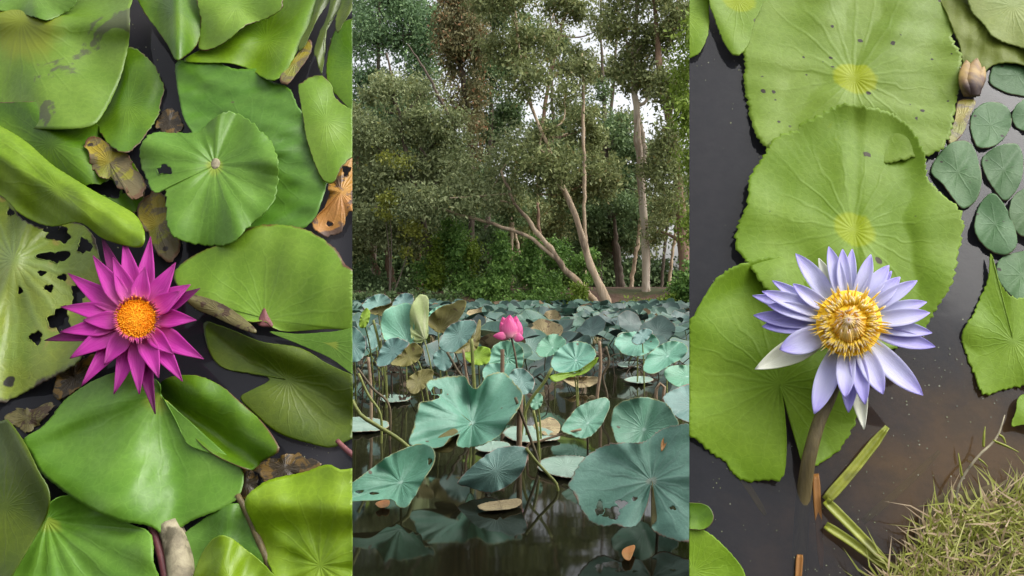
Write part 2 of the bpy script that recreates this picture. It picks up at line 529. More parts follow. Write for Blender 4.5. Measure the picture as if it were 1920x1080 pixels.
m_shallow = water_mat('shallow_water', (0.62, 0.59, 0.56), 0.05, 7, rough=0.07)
m_silty = water_mat('silty_water', (0.62, 0.59, 0.56), 0.05, 7, rough=0.07, silt=tuple(POND.hit(1900.0, 960.0)))

# ------------------------------------------------------------------ the two steep lily beds (setting)
def steep_bed(side):
    edge = LEFT_EDGE if side < 0 else RIGHT_EDGE
    xe = 660.5 if side < 0 else 1292.5
    xo = -260 if side < 0 else 2180
    ys = np.linspace(-30, 1300, 40)

    def sheet(h, zmin, nx=24):
        V = []; uv = []
        xs = np.linspace(xe, xo, nx)
        for y in ys:
            for x in xs:
                V.append(POND.hit(x, y, h(x, y)))
        Fc = []
        for i in range(len(ys) - 1):
            for k in range(nx - 1):
                q = (i * nx + k, i * nx + k + 1, (i + 1) * nx + k + 1, (i + 1) * nx + k)
                Fc.append(q if side > 0 else q[::-1])
        V = np.array(V); f = Fc[0]
        if np.cross(V[f[1]] - V[f[0]], V[f[2]] - V[f[0]]) @ POND.n < 0:
            Fc = [q[::-1] for q in Fc]
        return V, Fc

    def mudh(x, y):
        h = -75 + 7 * math.sin(x * 0.021) * math.cos(y * 0.017)
        if side > 0:      # the bed shoals up to the grassy bank at the lower right
            d = ((x - 1960) / 330.0) ** 2 + ((y - 1130) / 300.0) ** 2
            h += 95 * math.exp(-d * 1.1)
        return h
    V, Fc = sheet(mudh, 0)
    n = len(V)
    nx = 24; ny = len(ys)
    # a solid body behind the bed: back face and the walls that join it, down into the pond
    border = [k for k in range(nx)] + [i * nx + nx - 1 for i in range(1, ny)] + [(ny - 1) * nx + k for k in range(nx - 2, -1, -1)] + [i * nx for i in range(ny - 2, 0, -1)]
    back = []
    for b in border:
        back.append(V[b] + np.array([0, 0.0, 0.0]) + (V[b] - CAM) / np.linalg.norm(V[b] - CAM) * 0.16)
    V2 = np.vstack([V, np.array(back)])
    m = len(border)
    for k in range(m):
        k2 = (k + 1) % m
        q = (border[k], n + k, n + k2, border[k2])
        Fc.append(q if side > 0 else q[::-1])
    Fc.append(tuple(n + k for k in range(m)) if side < 0 else tuple(n + k for k in range(m))[::-1])
    me_m = m_mud
    o = mesh_obj('mud_bed_left' if side < 0 else 'mud_bed_right', V2, Fc, me_m, mats=[m_mud])
    tag(o, 'dark muddy pond bed under the magenta water lily' if side < 0 else 'dark muddy pond bed under the lilac water lily', kind='structure')
    V, Fc = sheet(lambda x, y: 0.0, 0)
    w = mesh_obj('pond_water_left' if side < 0 else 'pond_water_right', V, Fc, m_shallow if side < 0 else m_silty)
    tag(w, 'still dark water among the crowded lily pads' if side < 0 else 'still dark grey water beside the lime lily pads', kind='structure')
    return o


steep_bed(-1)
mr = steep_bed(1)
# brown silt on the shoal, a property of the bed itself
t = NT('mud_shoal')
g_ob = t.n('ShaderNodeTexCoord').outputs['Object']
sx = t.n('ShaderNodeSeparateXYZ'); t.l(g_ob, sx.inputs[0])
shore = POND.hit(1930.0, 1060.0) - np.array(mr.location)
dv = t.n('ShaderNodeVectorMath', operation='DISTANCE'); t.l(g_ob, dv.inputs[0]); dv.inputs[1].default_value = tuple(shore)
fz = t.math('ADD', dv.outputs['Value'], t.math('MULTIPLY', t.math('SUBTRACT', t.noise(g_ob, 14, 5, 0.6, 0.6), 0.5), 0.16))
mixc = t.mix(t.ramp(t.noise(g_ob, 30, 5), 0.3, 0.7), (0.095, 0.088, 0.10), (0.06, 0.06, 0.075))
mixb = t.mix(t.ramp(t.noise(g_ob, 22, 5), 0.35, 0.7), (0.42, 0.25, 0.12), (0.20, 0.14, 0.08))
t.principled(t.mix(t.ramp(fz, 0.19, 0.40), mixb, mixc), 0.8, t.bump(t.noise(g_ob, 40, 4), 0.4, 0.006))
mr.data.materials[0] = t.m


# ------------------------------------------------------------------ leaf builder
def rot2(v, a):
    return v


def blade_arrays(outline, c, plane, hf, M=120, rings=22, teeth=0.0, tooth_px=11, holes=(), seed=0, smooth=True):
    q = spline(outline, M) if smooth else np.array(outline, float)
    M = len(q)
    c = np.array(c, float)
    rg = np.random.default_rng(seed + 11)
    if teeth:
        d = q - c
        L = np.linalg.norm(d, axis=1)
        step = np.sum(np.linalg.norm(np.diff(q, axis=0), axis=1)) / M
        amp = np.zeros(M)
        k = 0
        while k < M:
            w = max(2, int(round(tooth_px * rg.uniform(0.55, 1.7) / step)))
            hgt = teeth * rg.uniform(0.2, 1.6)
            for u in range(w):
                if k + u < M:
                    amp[k + u] = hgt * (0.6 - 1.2 * u / w) + rg.normal() * teeth * 0.12
            k += w
        amp += teeth * 0.6 * np.sin(np.arange(M) * 0.21 + seed) + teeth * 0.5 * np.sin(np.arange(M) * 0.083 + 2 * seed)
        q = c + d * (1 + amp / np.maximum(L, 30))[:, None]
    rr = np.linspace(0, 1, rings + 1)[1:] ** 0.85
    px = np.concatenate([[c[0]]] + [c[0] + r * (q[:, 0] - c[0]) for r in rr])
    py = np.concatenate([[c[1]]] + [c[1] + r * (q[:, 1] - c[1]) for r in rr])
    th0 = np.arctan2(-(q[:, 1] - c[1]), q[:, 0] - c[0])
    r_ = np.concatenate([[0.0]] + [np.full(M, r) for r in rr])
    th = np.concatenate([[0.0]] + [th0 for _ in rr])
    dele = np.zeros(len(px), bool)
    for (hx, hy, ha, hb) in holes:
        dx, dy = px - hx, py - hy
        wob = 1 + 0.22 * np.sin(3 * np.arctan2(dy, dx) + hx) + 0.13 * np.sin(7 * np.arctan2(dy, dx) + hy)
        qq = np.sqrt((dx / ha) ** 2 + (dy / hb) ** 2) / wob
        push = (qq > 0.55) & (qq < 1)
        k = 1 / np.maximum(qq, 1e-3)
        px = np.where(push, hx + dx * k, px); py = np.where(push, hy + dy * k, py)
        dele |= qq <= 0.55
    h = hf(px, py, r_, th)
    V = plane.hit(px, py, h)
    uv = np.stack([r_ * np.cos(th), r_ * np.sin(th)], -1)
    Fc = []
    for k in range(M):
        Fc.append((0, 1 + k, 1 + (k + 1) % M))
    for i in range(rings - 1):
        for k in range(M):
            k2 = (k + 1) % M
            Fc.append((1 + i * M + k, 1 + (i + 1) * M + k, 1 + (i + 1) * M + k2, 1 + i * M + k2))
    if dele.any():
        Fc = [f for f in Fc if not any(dele[j] for j in f)]
    # face the viewer's side of the plane
    fa = np.array([f[:3] for f in Fc])
    nn = np.cross(V[fa[:, 1]] - V[fa[:, 0]], V[fa[:, 2]] - V[fa[:, 0]]).sum(0)
    if nn @ plane.n < 0:
        Fc = [x[::-1] for x in Fc]
    return V, Fc, uv


def ridge(x1, y1, x2, y2, w, a):
    """A rounded fold along a line, a pixels high and w wide."""
    dx, dy = x2 - x1, y2 - y1
    L = math.hypot(dx, dy)
    nx_, ny_ = -dy / L, dx / L

    def f(x, y, r, th):
        s = ((x - x1) * nx_ + (y - y1) * ny_) / w
        return a * np.exp(-s * s)
    return f


def slope(x0, y0, gx, gy):
    return lambda x, y, r, th: (x - x0) * gx + (y - y0) * gy


def roll(x1, y1, x2, y2, w, a):
    """One side of the line bends down (a<0) or up."""
    dx, dy = x2 - x1, y2 - y1
    L = math.hypot(dx, dy)
    nx_, ny_ = -dy / L, dx / L

    def f(x, y, r, th):
        s = np.maximum(((x - x1) * nx_ + (y - y1) * ny_) / w, 0)
        return a * np.where(s < 1, s * s, 2 * s - 1)
    return f


def rim(a, p=2.0):
    return lambda x, y, r, th: a * r ** p


def wave(a, k, ph=0.0, p=2.0):
    return lambda x, y, r, th: a * r ** p * np.sin(k * th + ph)


def flutes(a, n, p=1.0):
    """Shallow radial pleats along the main veins."""
    return lambda x, y, r, th: a * np.sin(n * th) * r ** p * (1 - r * 0.6)


def bumps(seed):
    """Slow uneven heave of a living leaf."""
    g = np.random.default_rng(seed + 500)
    ks = [(g.normal() * 0.022, g.normal() * 0.022, g.random() * 6.3, 2.6) for _ in range(3)] + [(g.normal() * 0.06, g.normal() * 0.06, g.random() * 6.3, 0.8) for _ in range(3)]
    return lambda x, y, r, th: sum(a * np.sin(kx * x + ky * y + p) for kx, ky, p, a in ks)


def summed(base, fs):
    def f(x, y, r, th):
        h = np.full_like(x, float(base))
        for g in fs:
            h = h + g(x, y, r, th)
        return h
    return f


_seed = [0]
_last = [None]


def pad(name, label, cat, outline, c, mat, base, fs=(), edge=None, teeth=1.5, M=150, rings=26, holes=(), group=None, parent=None, thick=0.0011, plane=POND, kind=None, tooth_px=11, minh=2.5, relief=1.0):
    _seed[0] += 1
    f0 = summed(base or 0.0, [(lambda x, y, r, th, f_=f_: relief * f_(x, y, r, th)) for f_ in list(fs) + [bumps(_seed[0])]])
    hf = (lambda x, y, r, th: np.maximum(f0(x, y, r, th), minh + 0.02 * f0(x, y, r, th))) if minh is not None else f0
    if base is None:
        hf = lambda x, y, r, th: _last[0](x, y, 0.0 * r, th * 0) * 0 + float(_last[0](np.array([c[0]]), np.array([c[1]]), np.zeros(1), np.zeros(1))[0]) + 3 * (1.3 - r)
    else:
        _last[0] = hf
    V, Fc, uv = blade_arrays(outline, c, plane, hf, M, rings, teeth, tooth_px, holes, _seed[0])
    o = mesh_obj(name, V, Fc, mat, parent, origin=(V[0] if parent is None else None), uv=uv)
    if edge:
        clip(o, edge)
    solid(o, thick)
    tag(o, label, cat if parent is None else None, group if parent is None else None, kind)
    return o


GL = 'lily pads crowding the water round the magenta flower'
L = LEFT_EDGE


def lp(label, outline, c, mat, base, fs=(), **k):
    return pad('lily_pad', label, 'lily pad', outline, c, mat, base, fs, edge=L, group=GL, relief=1.55, **k)


# top left
lp('large mottled pad in the top left corner with brown streaks and yellow-green middle',
   [(-90, -60), (120, -70), (246, -40), (243, 20), (240, 75), (226, 140), (206, 190), (180, 230), (140, 240), (60, 240), (-40, 230), (-120, 100)],
   (40, 38), m_pad_mott, 40, [ridge(40, 36, 260, 45, 30, 14), wave(8, 5, 1)])
lp('small plain green pad overlapping the mottled pad at the top left corner',
   [(-60, -60), (150, -60), (152, -20), (140, 12), (118, 26), (88, 37), (62, 31), (25, 26), (-5, 16), (-60, 12)],
   (60, -20), m_pad_green, 68, [wave(6, 4, 0.5)], teeth=2.5)
lp('small dark glossy pad folded upright to the right of the mottled pad',
   [(240, 88), (262, 95), (285, 120), (300, 150), (308, 166), (303, 190), (296, 215), (282, 240), (265, 266), (240, 285), (215, 276), (196, 260), (182, 232), (190, 200), (213, 150), (228, 110)],
   (240, 195), m_pad_deep, 22, [slope(240, 190, -0.10, 0.0), roll(285, 90, 225, 300, 42, -9), roll(200, 230, 300, 225, 30, 7)], teeth=2.5)
# left diagonal
lp('wide pad with a rotting yellow tip behind the rolled diagonal pad at left',
   [(-60, 185), (0, 192), (50, 190), (92, 188), (130, 202), (170, 224), (196, 246), (188, 264), (215, 275), (238, 292), (262, 325), (272, 355), (262, 392), (230, 400), (170, 380), (90, 350), (-40, 300)],
   (95, 270), m_pad_deep, 12, [ridge(60, 190, 170, 330, 40, 18), slope(100, 250, -0.06, -0.04)],
   holes=[(200, 355, 34, 15), (240, 345, 12, 18)], rings=44, M=200)
lp('long rolled pad with a pale glossy ridge running diagonally at left',
   [(-70, 205), (0, 236), (50, 266), (100, 310), (165, 352), (220, 382), (256, 405), (271, 438), (263, 463), (228, 459), (190, 446), (150, 418), (95, 424), (40, 402), (0, 366), (-70, 330)],
   (110, 355), m_pad_fresh, 34, [ridge(-20, 270, 260, 445, 62, 46), slope(100, 350, -0.06, 0.02)], teeth=1)
pad('decaying_leaf_tip', 'yellow decaying scrap with brown spots at the tip of the diagonal pads', 'leaf scrap',
    [(158, 272), (172, 258), (194, 264), (216, 280), (238, 292), (250, 312), (268, 330), (272, 352), (258, 376), (240, 366), (236, 348), (222, 352), (210, 336), (186, 330), (168, 304)],
    (205, 303), m_yellow, 34, [wave(4, 5)], edge=L, teeth=5, tooth_px=22)
lp('pale yellow-green pad riddled with black holes at the left edge',
   [(-90, 380), (0, 368), (22, 384), (40, 410), (90, 428), (140, 418), (172, 440), (186, 480), (193, 520), (184, 580), (172, 625), (150, 672), (110, 702), (60, 727), (20, 746), (0, 752), (-90, 720)],
   (25, 487), m_pad_rot, 10, [ridge(25, 487, 140, 640, 60, 6), rim(8), wave(6, 6, 1), ridge(25, 487, 60, 380, 20, 10)], rings=60, M=260, teeth=2,
   holes=[(112, 440, 22, 14), (98, 432, 14, 8), (158, 461, 14, 14), (104, 482, 32, 10), (147, 552, 13, 22), (112, 600, 21, 24), (67, 633, 12, 12), (92, 540, 9, 7), (20, 398, 8, 6), (78, 512, 8, 5), (118, 520, 9, 6), (38, 545, 6, 5)])
# centre
lp('broad smooth pad behind the central fluted pad, reaching to the right',
   [(330, 122), (346, 114), (372, 120), (402, 114), (440, 128), (482, 130), (502, 150), (541, 166), (557, 196), (582, 232), (606, 282), (613, 332), (602, 382), (588, 412), (560, 432), (510, 440), (450, 430), (390, 330), (368, 262), (345, 222), (334, 172)],
   (470, 290), m_pad_green, 16, [ridge(560, 190, 420, 330, 50, 12), rim(6)], teeth=1.5)
cp = lp('central bluish green pad with radiating flutes and a pale middle',
   [(268, 266), (290, 247), (332, 251), (368, 250), (385, 236), (402, 220), (432, 211), (472, 226), (505, 262), (522, 312), (516, 362), (492, 402), (462, 432), (432, 456), (392, 463), (350, 452), (318, 430), (311, 392), (312, 352), (298, 361), (280, 354), (264, 310)],
   (403, 310), m_pad_green, 60, [ridge(375, 360, 330, 450, 26, -6), ridge(470, 215, 520, 330, 34, 12), flutes(2, 14), wave(6, 5, 0.6), wave(4, 9, 1.1, 4), rim(-5, 3)],
   holes=[(308, 318, 14, 9)], rings=44, M=240, teeth=3.2, tooth_px=16)
pad('leaf_scar', None, None, [(395, 305), (401, 297), (409, 298), (413, 306), (410, 316), (402, 319), (396, 313)], (404, 308), m_stem_grey, None, parent=cp, M=20, rings=3, teeth=0.5)
# top
lp('narrow folded pad hanging point-down at the top with a pale central strip',
   [(250, -50), (385, -50), (380, 20), (377, 55), (368, 86), (350, 104), (330, 113), (314, 84), (290, 50), (268, 18)],
   (330, 20), m_pad_deep, 34, [ridge(330, -40, 332, 115, 26, 26)], teeth=1)
lp('pale pad with a ragged brown lower edge at the top centre',
   [(376, -50), (540, -50), (532, 0), (526, 18), (500, 34), (462, 48), (442, 62), (418, 80), (386, 94), (371, 86), (377, 40)],
   (445, 10), m_pad_brownedge, 58, [slope(450, 20, 0.03, -0.06), wave(5, 3)], teeth=2)
lp('yellow-green pad spreading under the brown-edged pad at the top',
   [(500, -50), (610, -50), (598, 0), (588, 30), (574, 62), (552, 108), (530, 140), (503, 149), (470, 131), (430, 118), (382, 117), (344, 114), (365, 98), (400, 80), (450, 40)],
   (500, 75), m_pad_fresh, 30, [ridge(590, -20, 520, 150, 30, 14), ridge(540, -20, 460, 140, 30, -8)], teeth=1.5)
pad('yellow_leaf', 'bright yellow torn leaf strip at the top right of the lily bed', 'leaf scrap',
    [(525, 149), (532, 132), (552, 108), (572, 82), (582, 74), (584, 92), (575, 112), (560, 132), (540, 156)], (555, 115), m_yellow, 42, edge=L, teeth=1.5, M=60, rings=10)
for i, (lab, ol, cc) in enumerate([
    ('ragged olive leaf curled edge-on, nearest the yellow strip at the top', [(606, -40), (640, -40), (618, 0), (598, 30), (582, 62), (572, 84), (560, 92), (566, 70), (582, 38)], (597, 20)),
    ('ragged olive leaf with sawtooth edge hanging at the top right', [(630, -40), (668, -40), (650, 0), (632, 22), (620, 45), (612, 60), (606, 85), (608, 110), (602, 138), (594, 112), (588, 96), (598, 62), (614, 28)], (612, 50)),
    ('dark olive curled leaf touching the top right corner of the lily bed', [(658, -40), (700, -40), (690, 0), (660, 20), (645, 40), (634, 58), (628, 40), (640, 10)], (660, 5))]):
    pad('curled_leaf', lab, 'lily pad', ol, cc, m_pad_olive, 46 + 6 * i, [ridge(cc[0] - 20, cc[1] + 60, cc[0] + 20, cc[1] - 60, 9, 8)], edge=L, teeth=4, tooth_px=16, group=GL, M=90, rings=14)
lp('dark green pad cut by the right side of the bed near the top',
   [(640, 42), (665, 34), (720, 30), (720, 215), (668, 212), (640, 188), (620, 165), (612, 140), (616, 95), (626, 60)], (670, 120), m_pad_deep, 30, [slope(650, 120, 0.06, -0.03)], teeth=1)
lp('pale green pad at the right side below the dark green pad',
   [(560, 170), (570, 154), (590, 143), (606, 144), (622, 160), (628, 182), (652, 202), (720, 236), (720, 292), (668, 292), (640, 312), (624, 342), (600, 330), (575, 260)], (612, 225), m_pad_brownedge, 28, [ridge(570, 160, 640, 330, 40, 10)], teeth=1.5)
lp('orange and brown rotting pad remnant at the right side',
   [(640, 292), (662, 282), (720, 300), (720, 392), (664, 396), (650, 404), (642, 428), (616, 446), (592, 438), (584, 420), (598, 402), (612, 386), (616, 352), (622, 318)], (640, 360), m_orange, 12, [wave(5, 5)], teeth=4, tooth_px=22, M=160,
   holes=[(618, 420, 7, 4), (650, 320, 8, 10)], rings=30)
# right
rp = lp('large pad with a purple-brown middle to the right of the magenta flower',
   [(326, 520), (340, 494), (378, 470), (438, 450), (462, 431), (502, 421), (552, 425), (592, 441), (632, 470), (654, 500), (720, 540), (720, 614), (610, 617), (540, 622), (512, 614), (497, 602), (470, 603), (430, 590), (390, 570), (350, 556)],
   (497, 598), m_pad_brownedge, 30, [slope(497, 560, 0.0, -0.08), ridge(497, 598, 480, 430, 60, -6), wave(4, 4)], M=180)
pad('leaf_scar', 'purple brown scar at the middle of the pad', None, [(483, 606), (490, 585), (496, 577), (502, 590), (512, 610), (500, 612), (490, 611)], (497, 598), m_stem_red, None, parent=rp, M=24, rings=4, teeth=1)
pad('curled_leaf_edge', 'olive curled-under edge speckled dark red below the large right pad', 'leaf edge',
    [(344, 556), (360, 552), (392, 560), (425, 574), (455, 594), (480, 618), (474, 624), (440, 612), (398, 592), (362, 576)], (410, 583), m_curl, 44, [ridge(344, 556, 480, 622, 12, 7)], edge=L, teeth=1, M=90, rings=10)
lp('thin strip of pale pad just under the large right pad',
   [(505, 622), (560, 626), (620, 622), (720, 618), (720, 730), (668, 706), (620, 672), (560, 645)], (620, 645), m_pad_green, 18, [slope(600, 650, 0.02, -0.05)], teeth=0.6)
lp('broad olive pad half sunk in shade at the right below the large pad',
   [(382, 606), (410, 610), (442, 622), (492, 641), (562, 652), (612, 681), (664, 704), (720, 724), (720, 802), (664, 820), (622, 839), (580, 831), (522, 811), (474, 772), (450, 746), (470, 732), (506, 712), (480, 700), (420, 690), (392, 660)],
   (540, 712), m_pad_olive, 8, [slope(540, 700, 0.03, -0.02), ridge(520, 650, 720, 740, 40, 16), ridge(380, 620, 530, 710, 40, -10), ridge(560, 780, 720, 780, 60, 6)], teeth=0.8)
# bottom
lp('big glossy two-lobed pad below the magenta flower, broad left lobe with brown flecks',
   [(104, 772), (130, 744), (172, 715), (215, 698), (262, 694), (296, 716), (304, 742), (330, 790), (352, 832), (400, 852), (442, 870), (456, 892), (446, 930), (412, 956), (362, 976), (312, 1001), (280, 986), (222, 976), (160, 946), (112, 916), (76, 886), (60, 852), (44, 824), (76, 802)],
   (300, 741), m_pad_green, 27, [ridge(300, 741, 335, 1000, 45, -10), ridge(300, 741, 200, 960, 80, 16), roll(40, 830, 330, 1010, 60, -12), wave(4, 5), ridge(120, 790, 290, 720, 24, 9)], M=200, rings=34)
lp('smooth right lobe of pad rising beside the magenta flower with a pale lengthwise crease',
   [(297, 742), (302, 716), (328, 704), (370, 704), (414, 724), (452, 755), (490, 790), (515, 824), (521, 846), (492, 866), (472, 881), (442, 872), (392, 846), (345, 800)],
   (345, 760), m_pad_deep, 38, [ridge(300, 742, 500, 880, 22, -16), ridge(340, 700, 530, 840, 46, 12)], M=120, teeth=1)
lp('dark smooth pad folded at the bottom left corner',
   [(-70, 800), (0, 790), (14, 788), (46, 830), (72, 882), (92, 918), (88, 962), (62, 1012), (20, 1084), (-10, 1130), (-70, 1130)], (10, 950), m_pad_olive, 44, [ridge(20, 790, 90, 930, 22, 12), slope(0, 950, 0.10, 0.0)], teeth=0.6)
lp('pad with strong pale veins from its heart at the bottom left',
   [(90, 962), (98, 940), (128, 930), (170, 946), (250, 985), (283, 1001), (287, 1050), (282, 1130), (-20, 1130), (20, 1080), (60, 1020), (82, 978)], (88, 975), m_pad_green, 24, [flutes(2.5, 16), rim(12), roll(265, 1100, 255, 960, 30, -6)], M=160)
lp('small pad in the gap at the bottom centre, behind the bright curled one',
   [(345, 1002), (372, 980), (402, 960), (432, 944), (456, 950), (482, 1002), (502, 1062), (524, 1130), (352, 1130), (344, 1040)], (425, 1020), m_pad_green, 16, [ridge(435, 940, 400, 1080, 24, 12)], teeth=1)
lp('bright curled pad rising at the bottom edge beside the grey stem',
   [(352, 1130), (362, 1080), (380, 1036), (404, 1008), (430, 1007), (462, 1030), (502, 1066), (548, 1130)], (430, 1085), m_pad_fresh, 36, [ridge(420, 1000, 425, 1130, 34, 22)], teeth=0.8)
lp('large bright yellow-green pad filling the bottom right of the bed',
   [(459, 942), (488, 911), (520, 896), (572, 884), (612, 871), (640, 881), (664, 878), (720, 876), (720, 1130), (546, 1130), (512, 1074), (490, 1030), (478, 992)], (600, 1060), m_pad_fresh, 34, [ridge(470, 930, 720, 960, 40, 16), wave(6, 6), slope(590, 1000, 0.02, -0.04), flutes(1.5, 13)], M=150)
for nm, lab, ol, cc, mt, b in [
    ('dead_leaf', 'wet brown dead leaf wedged between the pads at the lower right', [(478, 882), (496, 862), (522, 854), (560, 853), (600, 868), (590, 880), (560, 890), (528, 900), (500, 910)], (535, 878), m_deadwet, 8),
    ('dead_leaf', 'small olive-brown dead leaf beside the tip of the two-lobed pad', [(440, 905), (452, 880), (470, 876), (482, 896), (478, 922), (460, 935), (446, 928)], (462, 905), m_deadwet, 6),
    ('dead_leaf', 'rolled brown dead leaf below the left petals of the magenta flower', [(100, 735), (108, 706), (130, 690), (158, 670), (182, 668), (176, 700), (150, 722), (128, 742), (112, 748)], (140, 708), m_deadwet, 9),
    ('dead_leaf', 'mossy brown leaf scrap beside the left lobe of the two-lobed pad', [(8, 782), (30, 768), (62, 764), (96, 756), (86, 780), (64, 800), (50, 812), (30, 804)], (50, 784), m_curl, 6),
    ('dead_leaf', 'yellow-brown torn leaf under the central fluted pad', [(258, 385), (276, 368), (306, 362), (316, 400), (330, 430), (340, 468), (318, 490), (290, 470), (272, 430)], (296, 420), m_yellow, 10),
    ('dead_leaf', 'sunken brown leaf in the dark water near the top of the bed', [(296, 240), (302, 214), (322, 204), (340, 216), (338, 246), (318, 252)], (318, 228), m_deadwet, 4)]:
    pad(nm, lab, 'dead leaf', ol, cc, mt, b, [wave(3, 4, 1)], edge=L, teeth=5, tooth_px=20, M=110, rings=12, thick=0.0006, group='dead leaves among the pads')


def bed_tube(name, label, cat, pts, w, mat, edge=None, sides=8, m=14, parent=None, group=None):
    P = [POND.hit(x, y, h) for x, y, h in pts]
    rr = np.array(w, float) * POND.s / 2
    o = tube(name, P, rr, mat, parent, sides, m)
    if edge: clip(o, edge)
    return tag(o, label, cat, group)


bed_tube('stem', 'thick grey mottled stem at the bottom edge between pads', 'stem', [(316, 985, 10), (332, 1030, 12), (346, 1120, 16)], [38, 42, 46], m_stem_grey, L)
bed_tube('stem', 'thin reddish brown stem beside the thick grey stem', 'stem', [(284, 985, 14), (300, 1035, 16), (318, 1120, 18)], [12, 13, 14], m_stem_red, L)
bed_tube('stem', 'dark slender stem along the left edge of the bright bottom right pad', 'stem', [(445, 928, 26), (468, 972, 22), (500, 1050, 16), (520, 1110, 14)], [10, 11, 12, 12], m_stem_brown, L)
bed_tube('stem', 'short magenta stem at the right side of the lily bed', 'stem', [(632, 826, 20), (655, 848, 22), (700, 880, 22)], [8, 10, 11], m_stem_red, L)


# ------------------------------------------------------------------ petals and flowers
def petal_arrays(base, tip, w, h0, h1, cup, plane, lift=0.0, ns=14, nt=8, side=0.0, sharp=1.0, bw=0.5, twist=0.0):
    b = np.array(base, float); e = np.array(tip, float)
    d = e - b; Ln = np.linalg.norm(d); d /= Ln
    p = np.array([-d[1], d[0]])
    V = []; uv = []
    for i in range(ns + 1):
        s = i / ns
        wd = (bw + (1 - bw) * math.sin(PI / 2 * min(1, s / 0.45)))
        if s > 0.42:
            k = (s - 0.42) / 0.58
            wd *= max(0.0, 1 - k ** (1.75 * sharp)) ** 0.92
        wd = max(wd, 0.012)
        bend = side * math.sin(PI * s)
        for j in range(nt + 1):
            tt = -1 + 2 * j / nt
            q = b + d * Ln * s + p * (w * 0.5 * wd * tt + bend)
            h = h0 + (h1 - h0) * s + lift * math.sin(PI * s) + cup * (tt * tt) * wd - 0.6 * cup * wd + twist * tt * s + (0.9 * w * 0.05) * (1 - abs(tt)) * -1 * (0.5 - 0.5 * math.cos(2 * PI * s))
            V.append(plane.hit(q[0], q[1], h))
            uv.append((tt * 0.5 + 0.5, s))
    Fc = []
    for i in range(ns):
        for j in range(nt):
            a = i * (nt + 1) + j
            Fc.append((a, a + 1, a + nt + 2, a + nt + 1))
    V = np.array(V)
    nn = np.cross(V[Fc[40][1]] - V[Fc[40][0]], V[Fc[40][2]] - V[Fc[40][0]])
    if nn @ plane.n < 0:
        Fc = [f[::-1] for f in Fc]
    return V, Fc, np.array(uv)


def petal(parent, base, tip, w, h0, h1, cup, mat, name='petal', label=None, **k):
    V, Fc, uv = petal_arrays(base, tip, w, h0, h1, cup, POND, **k)
    o = mesh_obj(name, V, Fc, mat, parent, uv=uv)
    solid(o, 0.0009)
    if label: o['label'] = label
    return o


def rods(name, specs, mat, parent, sides=4):
    """Many slender stamens in one part: each spec is (base, mid, tip) as (px, py, h) and a width."""
    VV, FF, UU = [], [], []
    k = 0
    for pts, w in specs:
        P = curve_pts([POND.hit(x, y, h) for x, y, h in pts], 6)
        r = np.interp(np.linspace(0, 1, 6), [0, 0.5, 0.85, 1], [0.8, 1.0, 0.8, 0.25]) * w * POND.s / 2
        V, Fc, uv = tube_arrays(P, r, sides)
        VV.append(V); UU.append(uv)
        FF += [tuple(i + k for i in f) for f in Fc]
        k += len(V)
    o = mesh_obj(name, np.vstack(VV), FF, mat, parent, uv=np.vstack(UU))
    return tag(o, kind='stuff')


fl = empty('water_lily', POND.hit(256.0, 597.0, 0))
tag(fl, 'open magenta water lily with pointed petals and round orange middle', 'water lily')
fc = np.array([256.0, 597.0])
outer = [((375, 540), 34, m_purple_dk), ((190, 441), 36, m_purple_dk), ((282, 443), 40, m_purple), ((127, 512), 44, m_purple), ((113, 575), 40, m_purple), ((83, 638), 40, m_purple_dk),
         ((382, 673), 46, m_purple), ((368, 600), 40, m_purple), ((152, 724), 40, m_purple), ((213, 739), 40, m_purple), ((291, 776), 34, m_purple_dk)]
mid = [((231, 448), 42, 0), ((174, 479), 44, 0), ((329, 492), 42, 0), ((357, 533), 44, 0), ((130, 672), 44, 0), ((342, 715), 42, 0), ((261, 739), 38, 0), ((112, 622), 40, 0)]
inner = [((211, 482), 42), ((272, 500), 42), ((338, 545), 44), ((297, 708), 44), ((195, 684), 44), ((155, 600), 40), ((325, 664), 38)]
def pbase(tip, r):
    d = np.array(tip, float) - fc
    return fc + d / np.linalg.norm(d) * r
for i, (tp, w, mt) in enumerate(outer):
    petal(fl, pbase(tp, 24), tp, w * 0.9, 64, 68 + (i % 3) * 4, 5, mt, lift=8, side=(-1) ** i * 2.5, sharp=0.6)
for i, (tp, w, _) in enumerate(mid):
    petal(fl, pbase(tp, 24), tp, w * 0.9, 72, 80 + (i % 3) * 4, 5, m_purple, lift=8, side=(-1) ** i * 2, sharp=0.62)
for i, (tp, w) in enumerate(inner):
    petal(fl, pbase(tp, 22), tp, w * 0.88, 78, 87 + (i % 4) * 3, 5, m_purple, lift=5, side=(-1) ** i * 1.5, sharp=0.66)
sp = []
for i in range(760):
    a = i * 2.39996; rr = 37 * math.sqrt((i + 0.5) / 760)
    x, y = fc[0] - 1 + rr * math.cos(a), fc[1] + rr * math.sin(a)
    tx, ty = x + random.uniform(-2, 2) + 0.12 * (x - fc[0]), y + random.uniform(-2, 2) + 0.12 * (y - fc[1])
    top = 103 - 0.004 * rr * rr + random.uniform(-1.2, 1.2)
    sp.append(([(x, y, 82), ((x + tx) / 2, (y + ty) / 2, top - 6), (tx, ty, top)], random.uniform(3.0, 4.2)))
rods('stamens', sp, m_stamen_or, fl)


def disc(c, r, h, hc, mat, parent, name='stamen_gap_fill'):  # filler added under the stamens so the shaded gaps between them stay bright
    pts = [(c[0] + r * math.cos(a), c[1] + r * math.sin(a)) for a in np.linspace(0, 2 * PI, 20, endpoint=False)]
    V, Fc, uv = blade_arrays(pts, c, POND, lambda x, y, r_, th: h + hc * (1 - r_ * r_), 36, 6)
    return mesh_obj(name, V, Fc, mat, parent, uv=uv * 0 + 0.2)


